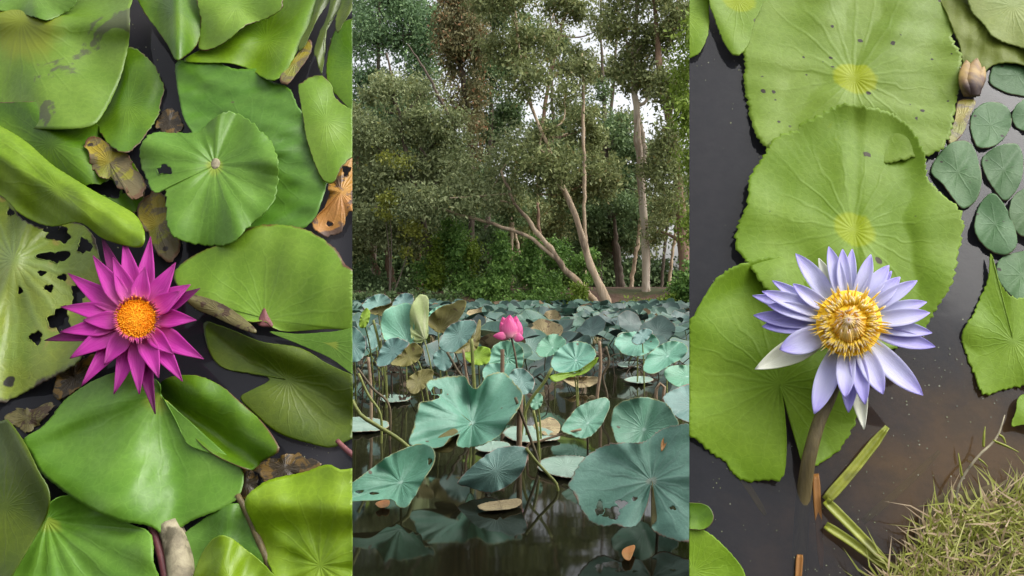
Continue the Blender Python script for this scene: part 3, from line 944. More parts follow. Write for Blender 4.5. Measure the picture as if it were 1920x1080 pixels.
disc((255, 597), 38, 92, 9, m_stamen_or, fl)
sp = []
for i in range(76):
    a = 2 * PI * i / 76 + random.uniform(-.05, .05)
    r1 = random.uniform(41, 49)
    sp.append(([(fc[0] + 34 * math.cos(a), fc[1] + 34 * math.sin(a), 88), (fc[0] + 39 * math.cos(a), fc[1] + 39 * math.sin(a), 100), (fc[0] + r1 * math.cos(a), fc[1] + r1 * math.sin(a), 105)], random.uniform(3, 4.2)))
rods('outer_stamens', sp, m_fil_pur, fl)
bed_tube('stem', None, None, [(256, 600, 70), (268, 640, 30), (280, 690, -40)], [13, 13, 14], m_stem_red, parent=fl)

# ------------------------------------------------------------------ right bed
RE = RIGHT_EDGE
GR = 'lily pads round the lilac flower'


def rp_(label, outline, c, mat, base, fs=(), **k):
    return pad('lily_pad', label, 'lily pad', outline, c, mat, base, fs, edge=RE, group=GR, **k)


rp_('lime pad cut off at the top left corner of the lilac flower bed', [(1240, -60), (1322, -60), (1329, 30), (1320, 84), (1296, 108), (1240, 112)], (1280, 20), m_pad_lime3, 8, [wave(3, 4)], teeth=1.5)
rp_('small upright lime pad between the corner pad and the top pad', [(1318, -60), (1440, -60), (1428, 10), (1414, 45), (1402, 85), (1382, 104), (1364, 92), (1346, 46)], (1385, 0), m_pad_lime2, 12, [slope(1385, 0, -0.05, 0.0), ridge(1330, 0, 1385, 104, 20, 8)], teeth=2)
rp_('large top lime pad speckled with brown and with a yellow middle',
    [(1420, -70), (1404, 20), (1395, 60), (1391, 90), (1398, 122), (1394, 160), (1400, 196), (1412, 232), (1442, 274), (1500, 300), (1600, 310), (1690, 300), (1742, 288), (1772, 262), (1790, 222), (1796, 180), (1799, 142), (1806, 102), (1786, 72), (1779, 30), (1760, -10), (1745, -70), (1600, -90)],
    (1602, 146), m_pad_lime, 5, [ridge(1602, 146, 1602, -80, 16, -5), rim(5, 3), wave(4, 7), ridge(1602, 146, 1720, 20, 30, 5)], teeth=4.6, M=340, tooth_px=13)
rp_('second lime pad overlapping the top pad, with wavy raised upper edge',
    [(1440, 280), (1456, 256), (1496, 246), (1500, 230), (1540, 210), (1580, 197), (1612, 200), (1652, 206), (1692, 231), (1716, 252), (1736, 286), (1738, 332), (1768, 362), (1796, 392), (1801, 440), (1796, 482), (1782, 532), (1752, 592), (1702, 642), (1600, 662), (1500, 602), (1402, 492), (1381, 460), (1386, 420), (1396, 380), (1405, 340), (1421, 310)],
    (1601, 432), m_pad_lime2, 13, [ridge(1603, 432, 1605, 190, 14, -5), ridge(1690, 220, 1690, 340, 40, -10), roll(1800, 270, 1400, 270, 50, 10), wave(5, 9), rim(4, 3)], teeth=4.6, M=360, tooth_px=13, rings=34)
rp_('left lime pad under the lilac flower with a curled dark upper rim and a slit',
    [(1230, 640), (1292, 600), (1312, 568), (1342, 530), (1390, 496), (1432, 482), (1470, 485), (1496, 506), (1560, 580), (1612, 680), (1618, 740), (1606, 790), (1582, 830), (1556, 860), (1510, 872), (1488, 800), (1470, 744), (1462, 726), (1470, 770), (1474, 840), (1466, 896), (1430, 900), (1390, 896), (1360, 866), (1330, 850), (1292, 815), (1230, 790)],
    (1462, 720), m_pad_lime3, 6, [roll(1500, 500, 1280, 620, 30, 9), wave(6, 5, 2), ridge(1350, 760, 1462, 720, 30, 5)], teeth=4.0, M=360, tooth_px=14, rings=34)
rp_('lime pad cut by the right side of the photo below the small leaves',
    [(1858, 478), (1870, 520), (1902, 560), (1970, 566), (1970, 722), (1920, 722), (1880, 734), (1846, 739), (1830, 702), (1814, 670), (1807, 622), (1826, 580), (1850, 532)], (1900, 640), m_pad_lime3, 5, [slope(1880, 640, 0.03, 0), wave(5, 5)], teeth=3.6, M=240)
rp_('olive pad in the top right corner', [(1752, -70), (1980, -70), (1980, 150), (1915, 120), (1862, 122), (1830, 156), (1806, 120), (1800, 84), (1782, 40)], (1860, 30), m_pad_olive_matte, 6, [wave(3, 4)], teeth=1.5)
rp_('pale green pad laid over the olive pad in the top right corner', [(1812, -70), (1980, -70), (1980, 92), (1910, 88), (1866, 70), (1846, 44), (1818, 10)], (1900, 10), m_pad_pale, 22, [wave(4, 5)], teeth=1.5)
rp_('lime pad at the bottom left corner below the floating bud', [(1240, 1000), (1292, 990), (1312, 992), (1345, 1012), (1375, 1042), (1396, 1076), (1400, 1130), (1240, 1130)], (1300, 1070), m_pad_lime3, 8, [rim(3)], teeth=1.2)
rp_('small round cupped green pad floating above the bottom left pad', [(1240, 960), (1276, 946), (1300, 943), (1326, 948), (1338, 966), (1334, 982), (1318, 993), (1290, 992), (1240, 990)], (1305, 968), m_pad_deep, 10, [rim(7)], teeth=0.6, M=60, rings=12)
rp_('tip of a lime pad at the right side above the grass', [(1896, 798), (1905, 770), (1914, 742), (1970, 730), (1970, 800), (1920, 796)], (1930, 772), m_pad_lime3, 10, (), teeth=1.5, M=70)
SL = [('notched', [(1855, 152), (1868, 116), (1898, 96), (1970, 92), (1970, 180), (1906, 178), (1874, 168)], (1908, 140), 'small blue-green leaf with reddish rim below the top right corner'),
      ('heart', [(1820, 240), (1824, 212), (1845, 193), (1872, 192), (1892, 206), (1897, 232), (1884, 258), (1862, 274), (1836, 276), (1826, 262)], (1858, 234), 'small heart-shaped leaf below the dry bud'),
      ('oval', [(1746, 322), (1762, 286), (1786, 266), (1812, 264), (1827, 280), (1836, 310), (1841, 336), (1832, 372), (1808, 390), (1792, 378), (1768, 346)], (1796, 322), 'small greyish leaf with dark flecks tucked beside the second lime pad'),
      ('heart', [(1841, 300), (1858, 280), (1884, 270), (1908, 272), (1918, 300), (1916, 334), (1902, 362), (1884, 376), (1866, 358), (1848, 330)], (1882, 318), 'small dark heart-shaped leaf right of the greyish leaf'),
      ('oval', [(1828, 418), (1836, 386), (1852, 366), (1868, 366), (1888, 392), (1904, 428), (1906, 460), (1886, 478), (1856, 470), (1834, 446)], (1866, 420), 'small oval leaf, lowest of the column beside the second pad'),
      ('oval', [(1892, 396), (1902, 366), (1930, 352), (1970, 356), (1970, 440), (1920, 444), (1900, 424)], (1925, 400), 'small leaf cut by the right side between two oval leaves'),
      ('oval', [(1868, 500), (1880, 482), (1914, 472), (1970, 464), (1970, 574), (1912, 564), (1890, 548), (1872, 524)], (1915, 515), 'small shaded leaf overlapping the right lime pad'),
      ('round', [(1898, 218), (1908, 196), (1930, 184), (1970, 186), (1970, 246), (1920, 244), (1904, 236)], (1930, 216), 'tiny leaf cut by the right side beside the heart-shaped leaf')]
for i, (k, ol, cc, lab) in enumerate(SL):
    o = pad('floating_leaf', lab, 'leaf', ol, cc, m_small, 4 + (i % 3) * 3, [ridge(cc[0] - 20, cc[1] + 30, cc[0] + 20, cc[1] - 30, 9, -4), wave(3, 3, i)], edge=RE, teeth=0.8, M=80, rings=14, group='small floating leaves at the right', thick=0.0009)
# dry bud and its yellow leaf
bd = empty('dry_bud', POND.hit(1824.0, 152.0, 10))
tag(bd, 'dry brown and yellow lily bud lying beside the top pad', 'bud')
for i, (tx, ty, w, m_) in enumerate([(1812, 112, 34, m_bud), (1832, 108, 34, m_bud), (1846, 124, 26, m_bud), (1802, 128, 26, m_bud), (1824, 116, 34, m_bud)]):
    V, Fc, uv = petal_arrays((1822 + (i - 2) * 3, 181), (tx, ty), w, 12 + 3 * (i == 4), 16 + 4 * (i == 4), -9, POND, lift=14, bw=0.55, sharp=1.4)
    solid(mesh_obj('scale', V, Fc, m_bud, bd, uv=uv), 0.001)
pad('yellow_leaf', 'orange and yellow sunken leaf strip below the dry bud', 'leaf scrap', [(1796, 192), (1814, 186), (1830, 190), (1818, 220), (1806, 250), (1782, 272), (1778, 256), (1790, 224)], (1804, 222), m_yellow, 5, edge=RE, teeth=1, M=50, rings=8)

# lilac water lily
f2 = empty('water_lily', POND.hit(1592.0, 609.0, 0))
tag(f2, 'open pale lilac water lily with yellow stamens on a tall stem', 'water lily')
fc = np.array([1592.0, 606.0])
sep = [((1535, 484), 24, 'cream'), ((1620, 805), 34, 'cream'), ((1416, 692), 46, 'cream')]
for tp, w, _ in sep:
    petal(f2, pbase(tp, 44), tp, w * 1.05, 66, 62 if tp[1] > 700 else 70, 8, m_cream, name='sepal', lift=5, label='creamy white sepal')
P_out = [((1492, 475), 36), ((1598, 467), 24), ((1672, 508), 22), ((1738, 566), 30), ((1754, 650), 34), ((1748, 624), 30), ((1731, 741), 46), ((1591, 773), 34), ((1527, 776), 46), ((1413, 591), 34), ((1411, 554), 28), ((1448, 526), 24), ((1429, 612), 36)]
P_in = [((1554, 462), 31), ((1580, 467), 28), ((1633, 477), 30), ((1667, 497), 34), ((1688, 519), 34), ((1720, 526), 30), ((1744, 586), 34), ((1656, 739), 42), ((1585, 746), 38), ((1462, 655), 50), ((1429, 546), 32), ((1487, 532), 28), ((1440, 572), 32), ((1622, 758), 34)]
for i, (tp, w) in enumerate(P_out):
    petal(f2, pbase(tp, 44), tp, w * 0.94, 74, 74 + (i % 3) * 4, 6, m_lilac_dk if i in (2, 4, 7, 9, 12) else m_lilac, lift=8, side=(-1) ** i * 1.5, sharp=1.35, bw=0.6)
for i, (tp, w) in enumerate(P_in):
    petal(f2, pbase(tp, 42), tp, w * 0.94, 82, 90 + (i % 3) * 4, 6, m_lilac_dk if i == 13 else m_lilac, lift=9, side=(-1) ** i * 1.5, sharp=1.35, bw=0.6)
sp = []
for i in range(150):
    a = 2 * PI * i / 150 + random.uniform(-.10, .10)
    r1 = random.uniform(46, 86) * (0.93 if math.sin(a) > 0.3 else 1.0)
    r0 = random.uniform(30, 38)
    hh = random.uniform(104, 116)
    ca, sa = math.cos(a), math.sin(a) * 0.92
    sp.append(([(fc[0] + r0 * ca, fc[1] + r0 * sa, 92), (fc[0] + (r0 * .45 + r1 * .55) * ca, fc[1] + (r0 * .45 + r1 * .55) * sa, hh - 2), (fc[0] + r1 * ca + random.uniform(-3, 3), fc[1] + r1 * sa + random.uniform(-3, 3), hh + 3)], random.uniform(2.8, 4.0)))
for i in range(110):
    a = 2 * PI * i / 110 + random.uniform(-.05, .05)
    r1 = random.uniform(42, 58); r0 = random.uniform(26, 34)
    ca, sa = math.cos(a), math.sin(a)
    sp.append(([(fc[0] + r0 * ca, fc[1] + r0 * sa, 94), (fc[0] + (r0 + r1) / 2 * ca, fc[1] + (r0 + r1) / 2 * sa, 112), (fc[0] + r1 * ca, fc[1] + r1 * sa, 116)], random.uniform(4.6, 6.4)))
o = rods('outer_stamens', sp, m_stamen_ye, f2)
m_disc_y = simple_mat('stamen_fill_yellow', (1.0, 0.60, 0.006), (1.0, 0.68, 0.015), 120, rough=0.6, bump=0.3)  # bright yellow of the added filler, against the shade between stamens
disc(tuple(fc), 62, 101, 10, m_disc_y, f2)
sp = []
for i in range(34):
    a = 2 * PI * i / 34
    ca, sa = math.cos(a), math.sin(a)
    r0 = random.uniform(27, 36); r1 = random.uniform(5, 22)
    sp.append(([(fc[0] + r0 * ca, fc[1] + 4 + 1.1 * r0 * sa, 104), (fc[0] + (r0 * 0.8) * ca, fc[1] + 2 + r0 * 0.9 * sa, 118), (fc[0] - 1 + r1 * ca, fc[1] - 6 + r1 * sa, 128 + random.uniform(-3, 3))], random.uniform(4.2, 5.2)))
for i in range(14):
    a = 2 * PI * i / 14
    ca, sa = math.cos(a), math.sin(a)
    sp.append(([(fc[0] + 18 * ca, fc[1] + 18 * sa, 112), (fc[0] + 11 * ca, fc[1] - 3 + 11 * sa, 126), (fc[0] - 1 + 2 * ca, fc[1] - 6 + 2 * sa, 134)], 5.0))
rods('inner_stamens', sp, m_stamen_in, f2)
bed_tube('stem', None, None, [(1588, 640, 74), (1560, 735, 52), (1536, 790, 40), (1519, 850, 28), (1511, 895, 10), (1505, 950, -12), (1500, 1040, -35), (1498, 1150, -50)], [20, 20, 21, 22, 23, 24, 24, 24], m_stem_brown, parent=f2, m=26, sides=12)


# reeds and sunk stems
def blade_strip(name, label, cat, pts, w, mat, fold=3.0, group=None, m=16):
    q = curve_pts(np.array([(x, y, h) for x, y, h in pts], float), m)
    d = np.gradient(q[:, :2], axis=0); d /= np.linalg.norm(d, axis=1)[:, None]
    p = np.stack([-d[:, 1], d[:, 0]], -1)
    prof = np.interp(np.linspace(0, 1, m), [0, 0.1, 0.8, 1], [0.75, 1, 0.85, 0.35]) * w / 2
    V, uv = [], []
    for j, tt in enumerate((-1, -0.5, 0, 0.5, 1)):
        xy = q[:, :2] + p * (prof * tt)[:, None]
        V.append(POND.hit(xy[:, 0], xy[:, 1], q[:, 2] + fold * abs(tt)))
        uv.append(np.stack([np.full(m, tt), np.linspace(0, 1, m)], -1))
    V = np.stack(V, 1).reshape(-1, 3); uv = np.stack(uv, 1).reshape(-1, 2)
    Fc = [(i * 5 + j, i * 5 + j + 1, (i + 1) * 5 + j + 1, (i + 1) * 5 + j) for i in range(m - 1) for j in range(4)]
    o = mesh_obj(name, V, Fc, mat, uv=uv)
    solid(o, 0.0012)
    return tag(o, label, cat, group)


GRD = 'reed blades at the water edge'
blade_strip('reed_blade', 'yellow-green reed blade pointing up right below the lilac flower', 'reed', [(1549, 938, 8), (1600, 880, 14), (1664, 800, 20)], 21, m_reed, 5, GRD)
blade_strip('reed_blade', 'bent reed blade running down right to the grass, upper of two', 'reed', [(1548, 938, 8), (1600, 990, 14), (1670, 1062, 18)], 18, m_reed, 4, GRD)
blade_strip('reed_blade', 'lower of the two reed blades running down right to the grass', 'reed', [(1548, 984, 6), (1600, 1018, 12), (1672, 1072, 16)], 16, m_reed, 4, GRD)
blade_strip('reed_blade', 'sunken brown reed blade slanting through the shallow water', 'reed', [(1618, 978, -3), (1690, 916, -8), (1762, 846, -22)], 14, m_submerged, 3, GRD)
blade_strip('reed_blade', 'upright orange-brown dead reed below the lilac flower', 'reed', [(1530, 888, 2), (1534, 960, 0), (1541, 1068, -8)], 14, m_reed_brown, 1, GRD)
blade_strip('reed_blade', 'short tan reed tip at the bottom edge below the orange-brown reed', 'reed', [(1500, 1040, 1), (1498, 1070, 2), (1494, 1130, 3)], 12, m_reed_brown, 3, GRD)
blade_strip('reed_blade', 'sunken olive weed strand below the slit of the left lime pad', 'reed', [(1390, 894, -4), (1412, 926, -8), (1436, 966, -16)], 12, m_submerged, 2, GRD)

# grassy bank corner
m_grass = foliage_mat('grass_blades', (0.22, 0.25, 0.035), (0.36, 0.39, 0.075), (0.52, 0.50, 0.18), trans=0.35, yellow=(0.55, 0.42, 0.26), yamt=0.32)
m_soil = simple_mat('bank_soil', (0.05, 0.04, 0.02), (0.13, 0.10, 0.05), 30, rough=0.9)
bk = pad('grass_bank', 'brown soil hump under the grass at the lower right', None,
         [(1650, 1150), (1662, 1090), (1690, 1050), (1712, 1010), (1725, 965), (1760, 930), (1810, 925), (1860, 915), (1920, 905), (2060, 880), (2060, 1200), (1800, 1220)], (1880, 1080), m_soil, 16, [lambda x, y, r, th: 14 * (1 - r)], edge=RE, teeth=6, M=90, rings=12, kind='structure', minh=None, thick=0.004)
VV, FF = [], []
gk = 0
poly = np.array([(1650, 1110), (1690, 1062), (1722, 1022), (1738, 982), (1778, 958), (1850, 942), (1930, 925), (2030, 910), (2030, 1160), (1650, 1160)], float)


def inside(x, y, pl):
    c_ = False
    n = len(pl)
    for i in range(n):
        x1, y1 = pl[i]; x2, y2 = pl[(i + 1) % n]
        if (y1 > y) != (y2 > y) and x < (x2 - x1) * (y - y1) / (y2 - y1) + x1:
            c_ = not c_
    return c_


n_b = 0
while n_b < 1700:
    x, y = random.uniform(1640, 2030), random.uniform(880, 1160)
    if not inside(x, y, poly):
        continue
    n_b += 1
    a = random.gauss(-PI / 2 - 0.1, 1.15)
    Ln = random.uniform(24, 74) if random.random() < 0.85 else random.uniform(70, 130); w = random.uniform(1.8, 5.0)
    h0 = random.uniform(16, 34); h1 = h0 + random.uniform(-6, 26)
    kink = random.uniform(-0.5, 0.5)
    P0 = np.array([x, y]); P1 = P0 + Ln * .55 * np.array([math.cos(a), math.sin(a)]); P2 = P1 + Ln * .45 * np.array([math.cos(a + kink), math.sin(a + kink)])
    pr = np.array([-math.sin(a), math.cos(a)]) * w / 2
    pts = [(P0 - pr, h0), (P0 + pr, h0), (P1 + pr * .8, h1), (P1 - pr * .8, h1), (P2, h1 + random.uniform(-12, 8))]
    VV.append(np.array([POND.hit(p[0], p[1], h) for p, h in pts]))
    FF += [(gk, gk + 1, gk + 2, gk + 3), (gk + 3, gk + 2, gk + 4)]
    gk += 5
g_o = mesh_obj('grass', np.vstack(VV), FF, m_grass, smooth=False)
tag(g_o, 'short yellow-green grass tangled on the bank at the lower right', 'grass', kind='stuff')
tw = empty('grass_runner', POND.hit(1796.0, 915.0, 20))
tag(tw, 'thin branching grass runner reaching over the water above the grass', 'grass runner')
for nm, pts, w in [('stem', [(1790, 985, 22), (1796, 915, 34), (1830, 860, 44), (1868, 822, 48), (1884, 778, 52)], [4, 4, 4.5, 4, 2]),
                   ('branch', [(1804, 893, 38), (1800, 870, 44), (1797, 850, 46)], [3, 3, 1.5]),
                   ('branch', [(1844, 838, 46), (1845, 818, 50), (1847, 800, 52)], [4, 4, 1.5]),
                   ('branch', [(1862, 826, 48), (1890, 838, 48), (1910, 848, 46)], [4, 4, 1.5]),
                   ('branch', [(1832, 858, 44), (1845, 868, 42), (1852, 876, 40)], [3, 3, 1.2]),
                   ('branch', [(1872, 815, 49), (1880, 820, 48), (1886, 832, 46)], [4, 4, 1.5])]:
    bed_tube(nm, None, None, pts, w, m_reed if nm == 'branch' else m_stem_grey, parent=tw, sides=6)

# specks of duckweed and pollen drifting on the lily water
for side, x0, x1, lab in [(-1, 0, 655, 'pale duckweed specks drifting between the pads round the magenta lily'), (1, 1297, 1920, 'pale duckweed specks drifting on the water round the lilac lily')]:
    VV, FF, k0 = [], [], 0
    gd = np.random.default_rng(60 + side)
    cen = [(gd.uniform(x0, x1), gd.uniform(0, 1080)) for _ in range(26)]
    for _ in range(420):
        cx, cy = cen[gd.integers(0, 26)]
        sg = gd.uniform(10, 90)
        x, y = cx + gd.normal() * sg, cy + gd.normal() * sg
        if not (x0 < x < x1): continue
        r_ = gd.uniform(0.6, 1.9)
        an = np.linspace(0, 2 * PI, 6, endpoint=False) + gd.random()
        V = POND.hit(x + r_ * np.cos(an) * gd.uniform(0.6, 1.0), y + r_ * np.sin(an) * 0.9, 0.9)
        VV.append(V); FF.append(tuple(k0 + i for i in range(6))); k0 += 6
    m_dk = foliage_mat('duckweed_%s' % ('left' if side < 0 else 'right'), (0.08, 0.08, 0.06), (0.15, 0.16, 0.08), (0.30, 0.30, 0.22), trans=0.0)
    o = mesh_obj('duckweed', np.vstack(VV), FF, m_dk, smooth=False)
    tag(o, lab, 'duckweed', kind='stuff')

# ================================================================== the lotus pond between the beds
def smooth01(x):
    x = np.clip(x, 0, 1)
    return x * x * (3 - 2 * x)


def ground_z(x, y):
    e = 16.4 + 0.35 * np.sin(x * 0.9) + 0.25 * np.sin(x * 2.3 + 1)
    return -0.2 + (0.66 + 0.04 * np.tanh(x)) * smooth01((y - e + 0.6) / 2.9) + 0.03 * np.sin(x * 3.1 + y * 1.7) * smooth01((y - 17) / 3)


xs = np.concatenate([np.linspace(-900, -14, 10), np.linspace(-13, 13, 90), np.linspace(14, 900, 10)])
ys = np.concatenate([np.linspace(15.2, 24, 46), np.linspace(25, 60, 14), np.linspace(80, 1500, 10)])
GX, GY = np.meshgrid(xs, ys)
V = np.stack([GX, GY, ground_z(GX, GY)], -1).reshape(-1, 3)
nx = len(xs)
Fc = [(i * nx + k, i * nx + k + 1, (i + 1) * nx + k + 1, (i + 1) * nx + k) for i in range(len(ys) - 1) for k in range(nx - 1)]
m_ground = simple_mat('bank_earth', (0.085, 0.046, 0.030), (0.135, 0.08, 0.052), 2.2, rough=0.9, bump=0.8, bd=0.05, c3=(0.055, 0.06, 0.02))
tag(mesh_obj('ground', V, Fc, m_ground, origin=(0, 0, 0)), kind='structure')

t = NT('pond_water')
ob = t.obj()
rip = t.noise(ob, 1.6, 3, 0.5, 0.5)
t.principled((0.012, 0.0115, 0.006), 0.045, t.bump(rip, 0.08, 0.03), spec=0.5)
t.t.nodes['Principled BSDF'].inputs['IOR'].default_value = 1.33
m_pond = t.m
V = [(-900, -60, 0), (900, -60, 0), (900, 18.6, 0), (-900, 18.6, 0)]
tag(mesh_obj('pond_water', V, [(0, 1, 2, 3)], m_pond, origin=(0, 0, 0)), 'still dark olive lotus pond', kind='structure')

# ------------------------------------------------------------------ trees
m_bark_pale = simple_mat('bark_pale', (0.42, 0.30, 0.19), (0.56, 0.44, 0.31), 3.0, rough=0.85, bump=0.9, bd=0.02, stretch=(3, 3, 0.6), c3=(0.22, 0.16, 0.11))
m_bark_white = simple_mat('bark_whitish', (0.50, 0.40, 0.30), (0.66, 0.57, 0.46), 3.0, rough=0.85, bump=0.8, bd=0.02, stretch=(3, 3, 0.6), c3=(0.34, 0.25, 0.18))
m_bark_dark = simple_mat('bark_dark', (0.10, 0.08, 0.06), (0.17, 0.13, 0.10), 3.0, rough=0.9, bump=0.9, bd=0.02, stretch=(3, 3, 0.6))
m_bark_red = simple_mat('bark_reddish', (0.20, 0.12, 0.08), (0.32, 0.21, 0.14), 3.0, rough=0.85, bump=0.9, bd=0.02, stretch=(3, 3, 0.6))
f_olive = foliage_mat('foliage_olive', (0.117, 0.149, 0.054), (0.244, 0.283, 0.110), (0.420, 0.454, 0.185), yellow=(0.26, 0.22, 0.08), yamt=0.05)
f_grey = foliage_mat('foliage_grey_green', (0.140, 0.179, 0.079), (0.280, 0.328, 0.149), (0.474, 0.516, 0.254), yellow=(0.27, 0.27, 0.08), yamt=0.04)
f_dark = foliage_mat('foliage_dark', (0.080, 0.135, 0.054), (0.161, 0.242, 0.099), (0.288, 0.395, 0.161))
f_blue = foliage_mat('foliage_blue_green', (0.107, 0.182, 0.091), (0.198, 0.313, 0.148), (0.347, 0.496, 0.215))
f_brown = foliage_mat('foliage_brownish', (0.115, 0.118, 0.05), (0.21, 0.20, 0.09), (0.33, 0.28, 0.13), yellow=(0.36, 0.19, 0.09), yamt=0.10)
f_bright = foliage_mat('foliage_bright', (0.12, 0.19, 0.02), (0.22, 0.32, 0.04), (0.34, 0.43, 0.08))
f_vine = foliage_mat('foliage_vine', (0.074, 0.165, 0.033), (0.165, 0.299, 0.068), (0.299, 0.478, 0.105))
f_yellow = foliage_mat('foliage_yellow_green', (0.17, 0.20, 0.03), (0.28, 0.31, 0.05), (0.40, 0.40, 0.09))


def leaf_cloud(name, ells, mat, parent, per_m2=1500, ll=0.085, lw=0.034, clump=0.17, droop=0.35, seed=0, kind=None):
    g = np.random.default_rng(seed + 100)
    PP, SZ = [], []
    for (c, rad, dens) in ells:
        n = int(2.5 * per_m2 * dens * PI * rad[0] * rad[2])
        ns = max(4, n // 95)
        u = g.normal(size=(ns, 3)); u /= np.linalg.norm(u, axis=1)[:, None]
        sc = c + u * (g.random((ns, 1)) ** (1 / 2.2)) * rad
        cs = clump * (0.6 + 0.9 * g.random(ns))
        ix = g.integers(0, ns, n)
        off = g.normal(size=(n, 3)) * 0.85 * cs[ix][:, None] * np.array([1, 1, 0.75])
        PP.append(sc[ix] + off)
        SZ.append((0.7 + 0.75 * g.random(ns))[ix])
    P = np.vstack(PP)
    n = len(P)
    d = g.normal(size=(n, 3)); d[:, 2] -= droop * 1.4
    d /= np.linalg.norm(d, axis=1)[:, None]
    s = np.cross(d, g.normal(size=(n, 3))); s /= np.linalg.norm(s, axis=1)[:, None] + 1e-9
    big = np.concatenate(SZ)
    L_ = (0.98 * big * ll * (0.6 + 0.8 * g.random(n)))[:, None]; W_ = (1.12 * big * lw * (0.6 + 0.8 * g.random(n)))[:, None]
    V = np.empty((n, 4, 3))
    V[:, 0] = P; V[:, 1] = P + d * L_ * 0.45 + s * W_ * 0.5; V[:, 2] = P + d * L_; V[:, 3] = P + d * L_ * 0.45 - s * W_ * 0.5
    origin = np.array(parent.location) if parent is not None else P.mean(0)
    me = bpy.data.meshes.new(name)
    me.vertices.add(4 * n)
    me.vertices.foreach_set('co', (V.reshape(-1, 3) - origin).ravel())
    me.loops.add(4 * n)
    me.loops.foreach_set('vertex_index', np.arange(4 * n, dtype=np.int32))
    me.polygons.add(n)
    me.polygons.foreach_set('loop_start', np.arange(0, 4 * n, 4, dtype=np.int32))
    me.materials.append(mat)
    me.update(calc_edges=True)
    o = link(bpy.data.objects.new(name, me), parent)
    if parent is None: o.location = origin
    return tag(o, kind=kind)


def ell(D, lst):
    out = []
    for e in lst:
        x, y, rx, ry = e[:4]
        de = e[4] if len(e) > 4 else 1.0
        out.append((at(x, y, D), np.array([rx, (rx + ry) * 0.5, ry]) * D / F, de))
    return out


_ts = [0]


def tree(name, label, cat, D, trunk, widths, crown, mat, bark, extra=(), per=1500, ll=0.085, lw=0.034, group=None, limbs=True, clump=0.17, droop=0.35, jit=0.012):
    _ts[0] += 1
    g = np.random.default_rng(_ts[0])
    P = [at(x, y, D) for x, y in trunk]
    base = P[0].copy()
    base[2] = ground_z(base[0], base[1])
    root = empty(name, base)
    tag(root, label, cat, group)
    foot = base - np.array([0, 0, 0.25])
    pts = [foot] + P if foot[2] < P[0][2] else P
    ws = [widths[0] * 1.15] + list(widths) if foot[2] < P[0][2] else list(widths)
    m = 30
    Q = curve_pts(pts, m)
    Q[2:, :2] += g.normal(size=(m - 2, 2)) * jit
    L_ = np.concatenate([[0], np.cumsum(np.linalg.norm(np.diff(np.array(pts), axis=0), axis=1))])
    rr = np.interp(np.linspace(0, L_[-1], m), L_, np.array(ws, float)) * D / F / 2
    rr = rr * (1 + 0.10 * g.normal(size=m))
    V, Fc, uv = tube_arrays(Q, rr, 10)
    mesh_obj('trunk', V, Fc, bark, root, uv=uv)
    for e_pts, e_w in extra:
        EP = curve_pts([at(x, y, D) for x, y in e_pts], 18)
        er = np.interp(np.linspace(0, 1, 18), np.linspace(0, 1, len(e_w)), e_w) * D / F / 2
        EP[2:-1] += g.normal(size=(15, 3)) * jit
        V, Fc, uv = tube_arrays(EP, er, 8)
        mesh_obj('limb', V, Fc, bark, root, uv=uv)
    el = ell(D, crown)
    for (c, rad, de) in el:
        c[1] += g.normal() * 0.4
        if limbs:
            k = np.argmin(np.linalg.norm(Q - (c - np.array([0, 0, 0.5])), axis=1))
            a = Q[k]
            r0 = min(rr[k] * 0.6, 0.05)
            midp = (a + c) / 2 + np.array([0, 0, -0.12]) + g.normal(size=3) * 0.1
            e = c + g.normal(size=3) * rad * 0.5
            lp_ = curve_pts([a, midp, c, e], 12)
            V, Fc, uv = tube_arrays(lp_, np.linspace(r0, 0.008, 12), 6)
            mesh_obj('limb', V, Fc, bark, root, uv=uv)
    if el:
        leaf_cloud('crown', el, mat, root, per, ll, lw, clump, droop, seed=_ts[0])
    return root


GT = 'trees on the far bank'
tree('paperbark_tree', 'tall straight tree with bare pale trunk standing on the red bank at right', 'tree', 18.5,
     [(1211, 566), (1210, 450), (1203, 350), (1196, 250), (1190, 175), (1188, 100), (1194, 20), (1200, -60)], [17, 15, 15, 13, 11, 9, 7, 5],
     [(1190, 120, 45, 50, 0.9), (1232, 70, 45, 45, 0.8), (1160, 45, 45, 40, 0.7), (1200, -10, 80, 40, 0.7), (1215, 150, 35, 35, 0.8)], f_olive, m_bark_white,
     extra=[([(1206, 345), (1209, 280), (1196, 200)], [9, 8, 5])], group=GT)
tree('paperbark_tree', 'reddish trunk tree at the right side of the lotus pond bank', 'tree', 18.0,
     [(1284, 512), (1278, 420), (1271, 340), (1258, 240), (1240, 150), (1232, 60), (1226, -60)], [23, 20, 18, 15, 12, 9, 6],
     [(1258, 170, 34, 50), (1250, 270, 30, 60), (1243, 360, 24, 55), (1275, 30, 45, 50, 0.8), (1232, 430, 18, 35, 0.8), (1215, 330, 18, 40, 0.5)], f_olive, m_bark_red, group=GT)
tree('leaning_tree', 'pale leaning tree rising from the water edge up to the left, thickest trunk', 'tree', 16.8,
     [(1142, 592), (1128, 545), (1110, 500), (1090, 440), (1078, 398), (1062, 370), (1045, 320), (1025, 270), (1005, 220), (988, 180), (975, 100), (965, 20), (960, -60)],
     [20, 17, 15, 14, 12, 10, 9, 7, 6, 6, 5, 4, 3],
     [(990, 150, 45, 40, 0.8), (955, 90, 50, 50, 0.8), (1042, 310, 30, 36, 1.2), (1018, 245, 22, 22, 0.9), (1000, 320, 45, 40, 0.8), (940, 20, 60, 50, 0.8), (1022, 70, 40, 40, 0.6), (1060, 170, 40, 26, 0.6)], f_olive, m_bark_pale,
     extra=[([(1028, 272), (1050, 258), (1064, 250)], [5, 4, 2])], group=GT)
